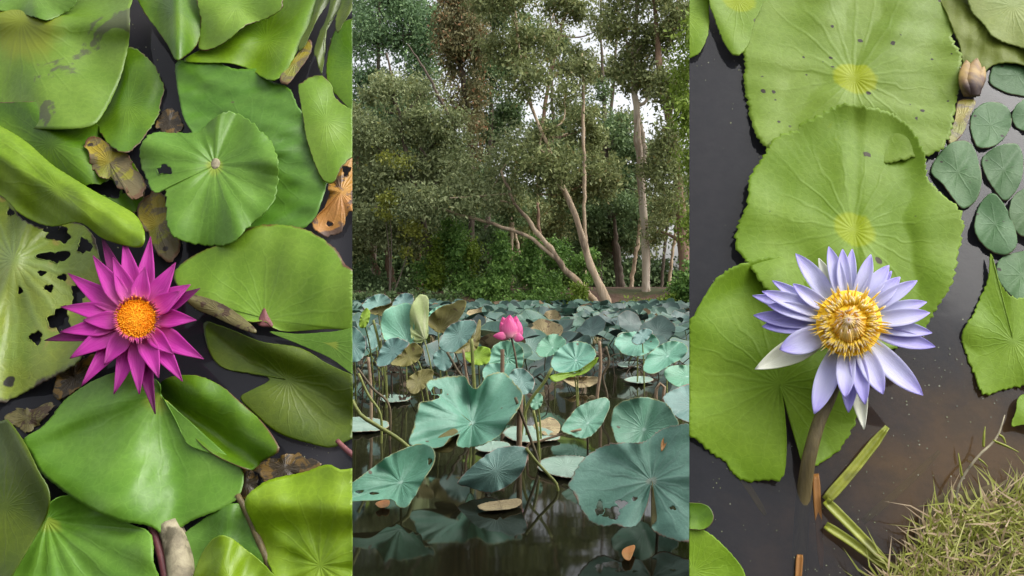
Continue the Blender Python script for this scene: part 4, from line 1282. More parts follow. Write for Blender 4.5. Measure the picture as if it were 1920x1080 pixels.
tree('leaning_tree', 'forked pale tree leaning low to the left beside the thickest leaning trunk', 'tree', 17.3,
     [(1120, 575), (1085, 530), (1060, 505), (1035, 470), (1010, 440), (985, 405), (972, 392), (955, 360), (940, 320)], [15, 13, 12, 10, 9, 8, 7, 6, 4],
     [(940, 320, 45, 35, 0.8), (900, 375, 45, 30, 0.8), (975, 270, 45, 40, 0.8), (850, 360, 50, 35, 0.9), (795, 375, 45, 32, 0.9)], f_grey, m_bark_pale,
     extra=[([(1050, 492), (1015, 460), (985, 442), (960, 432), (935, 424), (895, 412), (850, 400), (800, 385)], [9, 8, 7, 7, 6, 6, 5, 3])], group=GT)
tree('broad_tree', 'broad grey-green tree filling the left of the far bank', 'tree', 18.5,
     [(816, 566), (812, 500), (803, 450), (790, 400), (765, 300), (745, 200), (725, 100)], [13, 12, 11, 10, 9, 7, 4],
     [(740, 330, 50, 40), (800, 310, 60, 45), (715, 420, 50, 40), (780, 430, 50, 34), (700, 255, 42, 40), (770, 240, 50, 36), (830, 250, 50, 48), (850, 320, 50, 40), (688, 360, 34, 50), (730, 175, 50, 36, 0.8), (790, 165, 42, 40, 0.7)], f_grey, m_bark_dark,
     extra=[([(764, 82), (790, 120), (808, 150), (825, 185), (840, 215), (854, 242)], [2, 4, 5, 6, 6, 7]), ([(726, 170), (735, 185), (743, 200)], [4, 4, 3]), ([(772, 255), (790, 280), (800, 295)], [4, 5, 5])], group=GT)
tree('multistem_tree', 'cluster of slim pale stems behind the left lotus leaves', 'tree', 19.5,
     [(722, 560), (711, 520), (698, 480), (690, 440), (680, 380), (670, 300)], [12, 11, 9, 8, 7, 5],
     [(680, 440, 34, 34), (705, 300, 36, 44), (660, 250, 44, 52, 0.9), (665, 380, 28, 52), (655, 470, 30, 40)], f_olive, m_bark_red,
     extra=[([(736, 560), (728, 500), (722, 440)], [9, 9, 6]), ([(746, 560), (733, 505), (727, 455)], [8, 7, 5])], group=GT)
tree('tall_tree', 'bluish green tree in the top left of the wood', 'tree', 27,
     [(700, 545), (705, 300), (710, 100), (712, -40)], [10, 9, 7, 4],
     [(690, 60, 50, 55, 0.8), (750, 40, 52, 48, 0.75), (810, 60, 36, 52, 0.9), (700, 165, 52, 50, 0.8), (785, 125, 42, 40, 0.7), (680, 250, 52, 60), (760, 230, 60, 52), (720, -20, 100, 40, 0.8)], f_blue, m_bark_dark, ll=0.12, lw=0.05, per=900, clump=0.26, group=GT)
tree('vine_draped_tree', 'tall tree draped in brownish climbing vines at the top centre left', 'tree', 20,
     [(878, 562), (884, 400), (880, 250), (862, 100), (850, -60)], [12, 11, 10, 9, 7],
     [(862, 20, 32, 52, 1.9), (842, 75, 14, 44, 2.0), (852, 115, 10, 40, 1.8), (884, 80, 30, 50, 1.6), (893, 190, 11, 48, 1.3), (889, 262, 11, 52, 1.3), (850, 200, 20, 60, 0.7)], f_brown, m_bark_dark, group=GT, limbs=False, droop=0.8)
tree('tall_tree', 'dark olive tree behind the vine-draped tree at the top centre', 'tree', 22,
     [(920, 558), (915, 400), (920, 250), (925, 100), (930, -50)], [11, 10, 9, 7, 4],
     [(905, 150, 34, 50, 0.9), (925, 235, 44, 50), (885, 330, 44, 50), (940, 130, 36, 44, 0.9), (900, 430, 44, 40), (930, 30, 40, 44, 0.9), (960, 200, 26, 36, 0.8)], f_dark, m_bark_dark, group=GT, ll=0.1, lw=0.04, per=1150)
tree('tall_tree', 'sparse feathery tree behind the leaning trunk, sky showing through its top', 'tree', 24,
     [(1013, 548), (1012, 470), (1010, 300), (1030, 150), (1060, 20), (1070, -60)], [10, 9, 8, 7, 6, 4],
     [(1078, 120, 36, 44, 0.75), (1096, 240, 40, 44, 0.9), (1060, 350, 48, 46), (1020, 420, 48, 40), (960, 440, 48, 40), (1075, 20, 40, 34, 0.8), (1120, 330, 40, 44), (1130, 60, 22, 44, 0.6), (1040, 20, 22, 40, 0.5)], f_olive, m_bark_red, group=GT, ll=0.11, lw=0.044, per=1000)
tree('dark_tree', 'dark green bushy tree in the shade between the pale trunks', 'tree', 26,
     [(1160, 546), (1152, 470), (1142, 400), (1136, 250), (1128, 100), (1125, -20)], [10, 9, 8, 7, 5, 3],
     [(1150, 350, 40, 42, 1.2), (1142, 420, 40, 40, 1.2), (1178, 300, 32, 42), (1120, 460, 38, 34, 1.2), (1172, 440, 32, 36), (1090, 420, 32, 40, 1.2), (1150, 250, 34, 30, 0.6), (1128, 180, 22, 34, 0.6)], f_dark, m_bark_dark, group=GT, ll=0.12, lw=0.05, per=900)
for lab, D_, tr_, w_, cr_, fm in [
    ('slim pale trunk standing in the vines just left of the lotus flower top', 20.5, [(961, 580), (960, 500), (959, 430), (955, 340)], [7, 6, 6, 4], [(955, 370, 30, 40, 0.8)], f_olive),
    ('slim pale trunk slanting between the vines and the forked tree', 21, [(986, 556), (975, 480), (964, 430), (955, 380)], [8, 7, 6, 4], [(955, 400, 30, 30, 0.8), (925, 450, 26, 26, 0.8)], f_dark),
    ('slim pale trunk in the middle of the wood behind the thickest leaning trunk', 22, [(1097, 560), (1096, 400), (1095, 300), (1093, 180), (1092, 100)], [8, 7, 7, 6, 3], [(1094, 130, 24, 34, 0.7)], f_olive),
    ('reddish slim trunk right of the slanting one behind the forked tree', 21.5, [(1014, 556), (1012, 500), (1012, 460), (1008, 380)], [9, 8, 8, 5], [(1005, 390, 30, 30, 0.8)], f_olive),
    ('dark trunk with two forks left of the pale trunk on the red bank', 25, [(1166, 556), (1162, 500), (1156, 460), (1150, 400)], [13, 11, 9, 6], [(1165, 380, 30, 30, 0.9)], f_dark),
    ('grey slim trunk just left of the pale trunk on the red bank', 24, [(1184, 552), (1188, 500), (1196, 460), (1200, 400)], [8, 8, 7, 5], [(1190, 395, 24, 30, 0.8)], f_dark),
    ('dark slim trunk against the white sky near the right bush', 30, [(1240, 545), (1243, 500), (1250, 430), (1256, 380)], [7, 6, 6, 4], [(1240, 400, 26, 30, 0.7)], f_dark),
    ('second dark slim trunk against the white sky near the right bush', 30, [(1253, 545), (1258, 500), (1266, 440), (1272, 390)], [6, 6, 5, 4], [(1262, 390, 24, 24, 0.7)], f_dark),
    ('reddish brown trunk between the broad tree and the slim stems at left', 19.8, [(788, 566), (787, 520), (785, 480), (780, 430)], [13, 12, 10, 7], [(785, 465, 24, 20, 0.7)], f_olive)]:
    tree('slim_tree', lab, 'tree', D_, tr_, w_, cr_, fm, m_bark_dark if lab.startswith('dark') else (m_bark_red if 'reddish' in lab else m_bark_pale), group='slim trees in the wood', ll=0.1, lw=0.04, per=1100)
tree('tall_tree', 'dense olive tree closing the gap behind the pale straight trunk', 'tree', 29,
     [(1125, 546), (1128, 420), (1135, 300), (1150, 160), (1160, 20)], [9, 8, 7, 6, 4],
     [(1140, 300, 40, 40, 1.0), (1172, 380, 36, 44, 1.0), (1110, 380, 36, 40, 1.0), (1165, 235, 34, 30, 0.7), (1218, 300, 26, 50, 0.8), (1222, 400, 24, 50, 1.0), (1105, 290, 30, 30, 0.9), (1190, 460, 30, 26, 0.9), (1120, 130, 30, 30, 0.6), (1160, 130, 26, 26, 0.5)], f_olive, m_bark_dark, group=GT, ll=0.13, lw=0.055, per=800)
tree('tall_tree', 'dense green tree filling the middle of the wood behind the leaning trunks', 'tree', 28,
     [(1050, 548), (1048, 420), (1040, 300), (1035, 160), (1030, 0)], [9, 8, 7, 6, 4],
     [(1050, 300, 40, 36, 1.0), (1010, 250, 30, 26, 0.8), (1060, 400, 44, 44, 1.1), (980, 380, 44, 44, 1.0), (1050, 240, 34, 26, 0.8), (1000, 480, 40, 36, 1.0), (1040, 100, 28, 32, 0.6), (985, 60, 26, 40, 0.7), (1080, 200, 26, 30, 0.7)], f_dark, m_bark_dark, group=GT, ll=0.13, lw=0.055, per=800)
tree('bright_tree', 'bright yellow-green tree at the right side of the wood', 'tree', 15.6,
     [(1345, 600), (1335, 400), (1325, 200), (1318, 40)], [12, 11, 9, 6],
     [(1300, 130, 22, 50, 1.2), (1297, 220, 22, 50, 1.2), (1302, 310, 20, 50, 1.2), (1304, 400, 16, 50), (1310, 50, 26, 46)], f_bright, m_bark_dark, group=GT, droop=0.9)
for lab, D_, cs, fm in [
    ('green climbing vine curtain hanging left of the lotus flower, tallest', 18.2, [(856, 470, 14, 60, 1.4), (862, 530, 16, 50, 1.6), (845, 440, 20, 30)], f_vine),
    ('green vine mound just behind the lotus flower', 17.6, [(905, 550, 24, 28, 1.5), (925, 535, 14, 36, 1.2), (890, 560, 20, 20, 1.2)], f_vine),
    ('slim green vine column hanging between the vine mound and the slim trunk', 18.0, [(938, 470, 10, 44, 1.4), (942, 520, 12, 36, 1.5)], f_vine),
    ('leafy green vine hanging under the forked leaning tree', 18.4, [(1000, 470, 14, 30, 1.3), (1004, 520, 16, 34, 1.4), (1036, 535, 16, 24, 1.3)], f_vine),
    ('bright vine clothing the stems left of the tallest vine curtain', 18.3, [(822, 480, 12, 40, 1.3), (815, 530, 14, 30, 1.3), (880, 490, 12, 44, 1.3)], f_bright),
    ('low weeds at the foot of the forked leaning tree', 17.0, [(1085, 560, 14, 22, 1.2), (1070, 572, 20, 12, 1.2), (1105, 578, 10, 10)], f_bright),
    ('dark shrub under the wood behind the left lotus leaves', 19, [(700, 545, 30, 26, 1.3), (755, 550, 30, 22, 1.3), (675, 520, 24, 40, 1.2)], f_dark),
    ('shrub under the broad tree left of the vine curtain', 18.6, [(825, 550, 20, 30, 1.3), (800, 520, 20, 40, 0.9), (840, 565, 20, 16, 1.2)], f_vine),
    ('leafy undergrowth between the vine mound and the slim trunks', 18.2, [(965, 565, 30, 18, 1.3), (1000, 560, 26, 18, 1.2), (1030, 560, 26, 16), (940, 500, 20, 40, 0.8)], f_vine),
    ('round green bush on the red bank at the right side', 16.6, [(1284, 545, 20, 28, 1.5), (1300, 520, 24, 36, 1.4), (1275, 562, 18, 14, 1.3)], f_vine),
    ('trailing yellow-green weeds along the water edge at right', 16.4, [(1215, 572, 30, 7, 1.3), (1180, 582, 24, 6, 1.2), (1255, 566, 24, 7, 1.2), (1155, 592, 14, 6)], f_bright),
    ('bushy undergrowth among the trunks in the middle of the bank', 20, [(1060, 520, 24, 36, 1.0), (1040, 480, 22, 34, 0.9), (1100, 500, 20, 36, 0.9), (985, 500, 24, 36, 0.8)], f_vine),
    ('belt of dark weeds along the water edge at left', 17.3, [(x, 566, 26, 14, 1.5) for x in range(640, 860, 34)], f_dark),
    ('belt of mixed weeds along the water edge in the middle', 17.5, [(x, 564 + (x % 3) * 3, 24, 13, 1.4) for x in range(862, 1110, 32)], f_vine),
    ('yellowish sprigs hanging from the broad tree at left', 17.6, [(730, 372, 11, 10, 1.3), (722, 402, 9, 8, 1.3), (775, 435, 14, 13, 1.2), (757, 472, 9, 6, 1.2), (745, 302, 16, 5, 1.2), (725, 296, 8, 5, 1.2)], f_yellow)]:
    c0 = at(cs[0][0], cs[0][1], D_)
    rt = empty('shrub' if 'sprigs' not in lab else 'mistletoe', (c0[0], c0[1], ground_z(c0[0], c0[1])))
    tag(rt, lab, 'shrub', 'undergrowth on the far bank')
    _ts[0] += 1
    leaf_cloud('foliage', ell(D_, cs), fm, rt, 1900, 0.075, 0.036, 0.11, 0.3, seed=_ts[0])
    b0 = np.array(rt.location)
    for (c, rad, de) in ell(D_, cs)[:3]:
        V, Fc, uv = tube_arrays(curve_pts([b0 - np.array([0, 0, .1]), (b0 + c) / 2 + np.array([0.05, 0, 0]), c], 8), np.linspace(0.02, 0.006, 8), 5)
        mesh_obj('stem', V, Fc, m_bark_dark, rt, uv=uv)
# the rest of the wood, one mass in the background
fw = leaf_cloud('far_wood', ell(36, [(x, y, 60, 60, 1.0) for x, y in [(640, 300), (700, 420), (640, 480), (760, 380), (760, 500), (830, 430), (700, 520), (840, 510), (900, 480), (900, 400), (960, 500), (970, 420), (1030, 500), (1040, 430), (580, 200), (560, 400), (520, 480), (600, 520), (440, 420), (360, 480), (480, 300), (280, 440), (420, 520), (300, 520), (1420, 460), (1500, 420), (1580, 480), (1460, 520), (1560, 340), (1660, 440), (1640, 520)]] +
                            [(x, 520, 50, 30, 1.2) for x in range(1080, 1235, 45)] + [(1110, 450, 40, 60, .8), (1170, 400, 50, 60, .6), (1330, 400, 50, 120, 1), (1380, 300, 60, 160, 1), (820, 300, 60, 60, .7), (730, 300, 60, 60, .7)]),
                f_dark, None, 420, 0.2, 0.09, 0.4, seed=900)
tag(fw, 'dark mass of trees deep in the wood behind the bank', 'wood', kind='stuff')

# ------------------------------------------------------------------ lotus
m_lotus = leaf_mat('lotus_blue_green', (0.115, 0.29, 0.19), (0.165, 0.37, 0.255), vein=(0.21, 0.37, 0.31), vs=0.22, vn=20, vw=0.03, center=(0.28, 0.45, 0.36), crad=0.06, edge=(0.22, 0.24, 0.10), ea=0.14, mott=(0.20, 0.24, 0.12), mo=0.31, msc=17, spot=(0.10, 0.08, 0.05), spd=0.10, spsc=45, rough=0.5, spec=0.45, bump=0.35, hue=0.035, bright=0.16, wrinkle=0.35, scale=7)
m_lotus_dk = leaf_mat('lotus_slate', (0.095, 0.20, 0.17), (0.14, 0.27, 0.23), vein=(0.20, 0.33, 0.29), vs=0.4, vn=20, vw=0.03, edge=(0.30, 0.20, 0.16), ea=0.15, rough=0.5, spec=0.45, bump=0.35, sheen=0.15, hue=0.03, bright=0.12, wrinkle=0.2)
m_lotus_worn = leaf_mat('lotus_worn', (0.19, 0.42, 0.31), (0.25, 0.50, 0.385), vein=(0.25, 0.40, 0.34), vs=0.35, vn=20, vw=0.028, center=(0.36, 0.45, 0.36), crad=0.07, mott=(0.38, 0.28, 0.22), mo=0.29, msc=13, edge=(0.36, 0.26, 0.18), ea=0.15, rough=0.5, spec=0.45, bump=0.35, sheen=0.15, wrinkle=0.25)
m_lotus_under = leaf_mat('lotus_underside', (0.17, 0.15, 0.045), (0.24, 0.22, 0.06), vein=(0.28, 0.27, 0.10), vs=0.5, vn=20, mott=(0.11, 0.07, 0.03), mo=0.40, msc=22, rough=0.6, trans=0.2)
m_lotus_lime = leaf_mat('lotus_lime', (0.27, 0.46, 0.03), (0.36, 0.56, 0.05), vein=(0.45, 0.6, 0.15), vs=0.4, rough=0.5, trans=0.35)
m_lotus_pale = leaf_mat('lotus_pale_green', (0.36, 0.46, 0.16), (0.48, 0.56, 0.25), vein=(0.62, 0.66, 0.40), vs=0.7, vn=18, vw=0.05, rough=0.55, trans=0.3)
m_lotus_flat = leaf_mat('lotus_floating', (0.23, 0.36, 0.28), (0.32, 0.44, 0.36), vein=(0.36, 0.46, 0.38), vs=0.3, mott=(0.34, 0.28, 0.2), mo=0.32, msc=12, edge=(0.3, 0.22, 0.14), ea=0.25, rough=0.4, spec=0.5)
m_lotus_dead = leaf_mat('lotus_dead', (0.26, 0.20, 0.10), (0.38, 0.31, 0.16), mott=(0.10, 0.06, 0.035), mo=0.42, msc=16, rough=0.75, bump=0.7, wrinkle=0.5)
m_stalk = simple_mat('lotus_stalk', (0.16, 0.19, 0.045), (0.24, 0.26, 0.07), 40, rough=0.55)
m_stalk_dk = simple_mat('lotus_stalk_dark', (0.075, 0.06, 0.035), (0.13, 0.10, 0.05), 40, rough=0.6)
m_stalk_br = simple_mat('lotus_stalk_brown', (0.24, 0.16, 0.10), (0.34, 0.24, 0.15), 40, rough=0.7)
m_lotus_pink = petal_mat('petal_pink', (0.86, 0.45, 0.50), (0.86, 0.14, 0.40), (0.80, 0.035, 0.30), (0.86, 0.30, 0.48), trans=0.3)
m_orange_leaf = leaf_mat('fallen_orange', (0.78, 0.30, 0.08), (0.70, 0.36, 0.12), rough=0.5)
m_field = leaf_mat('lotus_field', (0.042, 0.10, 0.072), (0.068, 0.145, 0.105), vein=(0.15, 0.24, 0.20), vs=0.4, vn=20, vw=0.03, edge=(0.14, 0.20, 0.09), ea=0.18, rough=0.48, bump=0.35, hue=0.04, bright=0.25, wrinkle=0.3, mott=(0.14, 0.12, 0.06), mo=0.28, msc=14)
m_field_dk = leaf_mat('lotus_field_slate', (0.030, 0.065, 0.055), (0.05, 0.10, 0.085), vein=(0.10, 0.16, 0.14), vs=0.4, vn=20, vw=0.03, edge=(0.15, 0.12, 0.08), ea=0.18, rough=0.48, bump=0.35, hue=0.04, bright=0.25, wrinkle=0.3)
GLO = 'lotus leaves near the camera'


def lotus(label, outline, c, D, n, fs=(), mat=None, foot=None, under=None, holes=(), M=120, rings=20, teeth=1.1, stalk=None, sw=6.5, cat='lotus leaf', name='lotus_leaf', touch=None, group=GLO, base=0):
    """A lotus leaf: blade traced on a tilted plane, stalk from its middle down into the pond."""
    _seed[0] += 1
    if touch is not None:
        pl = Plane(on_water(touch[0], touch[1], 0.006), n)
    else:
        pl = Plane(at(c[0], c[1], D), n)
    hf = summed(base, list(fs) + [bumps(_seed[0]), wave(2.5, 7, _seed[0], 4), wave(1.5, 13, 2 * _seed[0], 5)])
    V, Fc, uv = blade_arrays(outline, c, pl, hf, M, rings, teeth, 9, holes, _seed[0])
    ctr = V[0]
    if foot is None:
        f3 = np.array([ctr[0] + 0.02, ctr[1] + 0.05, 0.0])
    else:
        f3 = on_water(foot[0], foot[1], 0.0)
    root = empty(name, (f3[0], f3[1], 0.0))
    tag(root, label, cat, group)
    b = mesh_obj('blade', V, Fc, mat or m_lotus, root, uv=uv, mats=[mat or m_lotus, under or m_lotus_under])
    solid(b, 0.0015, under=True)
    a = ctr - pl.n * 0.003
    md = (a + f3) / 2 - np.array([0, 0, 0.0]) + 0.15 * (np.array([f3[0], f3[1], a[2]]) - (a + f3) / 2)
    lowz = f3 - np.array([0, 0, 0.06])
    w = sw * F and sw * 0.001
    V, Fc, uv = tube_arrays(curve_pts([a, md, lowz], 14), np.linspace(w * 0.42, w * 0.6, 14), 8)
    mesh_obj('stalk', V, Fc, stalk or m_stalk, root, uv=uv)
    return root, pl


UPF = (0.0, -0.62, 0.78)
# foreground
r1, p1 = lotus('large open lotus leaf in the centre, torn on its left and folded at the foot',
      [(768, 832), (775, 802), (784, 772), (788, 756), (806, 752), (824, 744), (812, 735), (804, 730), (800, 716), (828, 708), (868, 704), (878, 718), (888, 730), (900, 724), (916, 705), (944, 699), (966, 720), (979, 740), (971, 766), (956, 790), (940, 814), (906, 832), (872, 839), (856, 834), (862, 814), (844, 820), (830, 836), (800, 840)],
      (886, 794), 2.2, UPF, [ridge(886, 794, 890, 710, 20, -30), ridge(886, 794, 780, 815, 26, 14), ridge(886, 794, 975, 760, 16, -8), rim(34, 2), wave(16, 5, 0.4), wave(5, 9, 1.0, 4), flutes(4, 12)], m_lotus, foot=(880, 880), holes=[(818, 733, 11, 7)], rings=34, M=190, teeth=1.4)
pad('folded_lobe', 'olive and orange folded underside lobe', None, [(814, 844), (820, 822), (836, 810), (852, 803), (860, 812), (856, 830), (846, 846), (830, 848)], (838, 828), m_lotus_under, 16, parent=r1, plane=p1, M=50, rings=8, teeth=0.5, minh=None)
lotus('cupped lotus leaf at the left dipping its lower edge into the water',
      [(630, 930), (662, 905), (702, 874), (750, 845), (790, 832), (813, 844), (813, 870), (796, 896), (776, 930), (762, 951), (746, 949), (736, 936), (702, 938), (662, 940), (630, 945)],
      (752, 905), None, (0.12, -0.72, 0.68), [rim(26, 2), ridge(752, 905, 800, 840, 20, -14), wave(9, 4), wave(5, 9, 0.5, 4), flutes(3, 12)], m_lotus, touch=(750, 960), foot=(752, 945), holes=[(676, 922, 8, 3), (700, 925, 9, 3), (806, 865, 5, 6)], rings=34, M=170, teeth=1.0)
lotus('slate-coloured lotus leaf tilted towards the viewer at the bottom centre',
      [(858, 906), (880, 880), (902, 860), (930, 842), (960, 836), (987, 838), (990, 856), (976, 890), (950, 912), (920, 923), (895, 919), (876, 913)],
      (930, 884), None, (0.1, -0.93, 0.36), [rim(-12, 2), wave(6, 3), wave(3, 8, 0, 4)], m_lotus_dk, touch=(915, 928), foot=(905, 925), stalk=m_stalk_dk)
lotus('biggest lotus leaf at the lower right, ragged holes and a split lower edge',
      [(1070, 916), (1074, 896), (1090, 862), (1120, 841), (1160, 830), (1208, 828), (1230, 814), (1262, 800), (1300, 795), (1334, 812), (1352, 870), (1342, 960), (1312, 1006), (1280, 1013), (1242, 1006), (1222, 991), (1231, 975), (1227, 940), (1221, 908), (1214, 942), (1196, 980), (1172, 988), (1152, 982), (1138, 986), (1115, 981), (1090, 956)],
      (1222, 902), None, (-0.04, -0.76, 0.65), [ridge(1222, 902, 1240, 800, 26, -16), rim(10, 2), wave(10, 6, 1), wave(5, 11, 0.3, 4), flutes(3, 14)], m_lotus_worn, touch=(1200, 1018), foot=(1236, 985), stalk=m_stalk_dk, holes=[(1148, 962, 17, 12), (1165, 945, 11, 8), (1125, 955, 8, 14), (1190, 935, 5, 4), (1262, 952, 7, 4)], rings=50, M=260, teeth=2.6)
lotus('smooth rounded lotus leaf behind the biggest leaf at right',
      [(1147, 782), (1154, 760), (1180, 748), (1214, 746), (1246, 755), (1262, 775), (1270, 800), (1240, 830), (1202, 846), (1162, 836), (1150, 808)],
      (1208, 806), 2.05, (0, -0.8, 0.6), [rim(18, 2), ridge(1208, 806, 1225, 750, 12, -10), wave(6, 4)], m_lotus, foot=(1205, 900))
lotus('cupped lotus leaf with green underside left of the smooth rounded leaf',
      [(1053, 806), (1064, 786), (1090, 760), (1120, 747), (1139, 747), (1143, 764), (1130, 792), (1110, 815), (1094, 822), (1074, 816)],
      (1102, 794), 2.35, (0.25, -0.7, 0.66), [rim(10, 2), wave(3, 7)], m_lotus, foot=(1102, 838), under=m_lotus_lime, stalk=m_stalk_dk)
lotus('lotus leaf cut by the right side above the biggest leaf',
      [(1243, 746), (1270, 728), (1302, 719), (1350, 728), (1352, 790), (1300, 794), (1264, 778)], (1302, 760), 2.25, UPF, [rim(8), wave(3, 5)], m_lotus_dk, foot=(1302, 860))
# middle distance, left group
lotus('large light lotus leaf standing at the left below the wood',
      [(713, 602), (722, 582), (748, 570), (770, 570), (776, 590), (777, 618), (774, 640), (762, 653), (742, 648), (720, 634)], (764, 640), 3.3, (0.25, -0.85, 0.5), [rim(14), wave(4, 6)], m_lotus, foot=(812, 770))
lotus('pale yellow-green lotus leaf folded upright beside the large light leaf',
      [(768, 588), (776, 566), (788, 552), (802, 558), (804, 580), (803, 610), (802, 632), (790, 643), (774, 638), (770, 615)], (796, 636), 3.3, (0.2, -0.95, 0.3), [ridge(772, 560, 800, 640, 10, 7), flutes(3, 10)], m_lotus_pale, foot=(818, 768), stalk=m_stalk)
lotus('tall lotus leaf seen side-on with brown underside right of the pale leaf',
      [(802, 606), (808, 590), (824, 576), (846, 570), (862, 562), (874, 566), (868, 586), (854, 606), (838, 622), (818, 622)], (825, 618), 3.4, (-0.4, -0.85, 0.35), [rim(9), wave(3, 5)], m_lotus_under, foot=(880, 742), under=m_lotus, stalk=m_stalk_dk)
lotus('teal lotus leaf peeping behind the brown underside leaf', [(800, 600), (806, 584), (824, 574), (838, 574), (832, 590), (815, 606)], (818, 592), 3.6, UPF, [rim(6)], m_lotus)
lotus('slate lotus leaf right of the side-on leaf, drooping to the right',
      [(824, 640), (836, 618), (852, 606), (872, 600), (890, 602), (892, 622), (876, 646), (858, 660), (838, 660), (826, 652)], (862, 630), 3.2, (0.1, -0.9, 0.45), [rim(6), wave(3, 4)], m_lotus_dk, foot=(880, 735), stalk=m_stalk_dk)
lotus('brown curled edge leaf right of the drooping slate leaf', [(852, 662), (876, 642), (892, 618), (898, 600), (902, 606), (899, 636), (892, 656), (872, 660)], (884, 645), 3.18, (0.5, -0.8, 0.3), [rim(5)], m_lotus_under, under=m_lotus_dk, stalk=m_stalk_br)
lotus('slate lotus leaf low at the left with brown fold', [(706, 686), (710, 664), (720, 642), (742, 634), (766, 642), (758, 656), (744, 672), (728, 684)], (738, 660), 3.1, (-0.1, -0.85, 0.5), [rim(6)], m_lotus_dk, foot=(760, 745), stalk=m_stalk_dk)
lotus('brown lotus leaf underside beside the low slate leaf', [(732, 682), (748, 666), (768, 646), (782, 644), (792, 656), (784, 676), (764, 686), (746, 686)], (766, 668), 3.08, (0.2, -0.9, 0.3), [rim(6), wave(2, 4)], m_lotus_under, foot=(800, 720), under=m_lotus_dk, stalk=m_stalk_dk)
lotus('blue-green lotus leaf standing highest at the left behind the others', [(680, 574), (690, 560), (706, 552), (722, 552), (732, 562), (728, 576), (708, 584), (690, 584)], (708, 570), 4.0, (0.1, -0.6, 0.75), [rim(8), wave(4, 4)], m_lotus_dk)
lotus('dark cupped lotus leaf under the highest leaf at the left', [(690, 584), (704, 576), (724, 572), (738, 568), (734, 584), (720, 592), (702, 590)], (716, 582), 3.95, (0.1, -0.95, 0.0), [rim(5)], m_lotus_under, under=m_lotus_dk)
lotus('lotus leaf half hidden above the large light leaf', [(734, 580), (740, 562), (756, 550), (772, 552), (776, 566), (764, 580), (748, 588)], (754, 568), 3.9, UPF, [rim(8)], m_lotus_dk)
lotus('upright blue lotus leaf cut by the left side', [(640, 640), (652, 616), (668, 614), (682, 630), (686, 650), (680, 670), (664, 678), (644, 670)], (662, 646), 2.9, (0.3, -0.9, 0.3), [rim(5)], m_lotus_dk, foot=(668, 760))
lotus('small furled lime-green lotus leaf at the far left', [(673, 606), (678, 588), (686, 578), (694, 584), (692, 602), (684, 614), (676, 614)], (682, 600), 3.3, (0.3, -0.9, 0.2), [ridge(676, 612, 690, 580, 6, 3)], m_lotus_lime, foot=(704, 740), M=50, rings=10)
lotus('glowing lime-green young lotus leaf below the lotus flower at left', [(866, 666), (878, 654), (898, 650), (916, 652), (920, 664), (914, 680), (896, 684), (878, 678)], (896, 668), 3.3, (0, -0.7, 0.7), [rim(5)], m_lotus_lime, foot=(900, 745), M=60, rings=10)
lotus('shaded lotus leaf deep among the stalks at left', [(688, 640), (692, 616), (704, 606), (714, 614), (712, 640), (700, 656), (690, 652)], (702, 630), 3.8, UPF, [rim(4)], m_lotus_dk, M=60, rings=10)
lotus('grey lotus leaf low among the stalks behind the torn leaf', [(812, 676), (818, 658), (838, 652), (852, 660), (848, 682), (836, 696), (820, 690)], (832, 674), 3.6, (0, -0.85, 0.5), [rim(4)], m_lotus_dk, M=60, rings=10)
lotus('half-sunk lotus leaf with golden brown underside left of the torn leaf', [(762, 714), (778, 698), (800, 692), (812, 698), (806, 716), (792, 730), (776, 738), (764, 730)], (786, 716), 2.7, (0.2, -0.85, 0.45), [rim(6)], m_lotus_under, under=m_lotus_dk, M=70, rings=12)
# middle distance, around and right of the flower
lotus('upright teal lotus leaf directly behind the lotus flower stalk', [(914, 676), (922, 654), (938, 642), (956, 638), (974, 646), (982, 664), (978, 690), (958, 700), (930, 698)], (952, 672), 3.6, (0, -0.85, 0.5), [rim(7), flutes(3, 12)], m_lotus, foot=(950, 746))
lotus('broad teal lotus leaf below the leaf behind the flower stalk', [(904, 700), (912, 684), (936, 680), (962, 682), (972, 694), (968, 716), (940, 728), (914, 722)], (940, 706), 3.2, UPF, [rim(6), wave(3, 5)], m_lotus)
lotus('round slate lotus leaf overlapping the right rim of the torn leaf', [(952, 712), (960, 696), (976, 690), (992, 698), (1002, 714), (996, 732), (980, 740), (962, 732)], (978, 716), 2.6, (0, -0.92, 0.4), [rim(4)], m_lotus_dk, M=70, rings=12)
lotus('small pale lotus leaf hanging beside the stalks right of the torn leaf', [(994, 756), (1004, 740), (1014, 738), (1018, 750), (1012, 764), (1000, 768)], (1006, 754), 2.55, (0.4, -0.85, 0.3), [rim(3)], m_lotus, M=50, rings=8)
lotus('cupped lotus leaf right of the flower with bright green lower fold', [(1006, 660), (1012, 640), (1030, 628), (1044, 626), (1056, 634), (1060, 644), (1048, 658), (1030, 668), (1014, 670)], (1036, 652), 4.2, UPF, [rim(8), wave(3, 4)], m_lotus, under=m_lotus_lime)
lotus('wide cupped lotus leaf right of the flower stalk with green underside', [(1034, 676), (1046, 654), (1072, 642), (1096, 642), (1112, 652), (1116, 668), (1104, 686), (1080, 698), (1054, 700), (1038, 692)], (1080, 676), 3.4, (0, -0.72, 0.68), [rim(9), flutes(2, 12)], m_lotus, under=m_lotus_lime, foot=(1085, 760))
lotus('trailing lotus leaf edge below the wide cupped leaf', [(1030, 706), (1050, 700), (1086, 694), (1112, 676), (1122, 670), (1116, 684), (1096, 700), (1066, 708), (1040, 716)], (1076, 701), 3.3, (0.1, -0.9, 0.35), [rim(3)], m_lotus_lime, M=70, rings=8)
lotus('wide lotus leaf bent down at its front on the right', [(1152, 646), (1160, 630), (1184, 622), (1210, 622), (1230, 632), (1236, 646), (1220, 658), (1196, 668), (1170, 664)], (1196, 640), 4.0, UPF, [rim(9), wave(4, 3)], m_lotus, foot=(1195, 720))
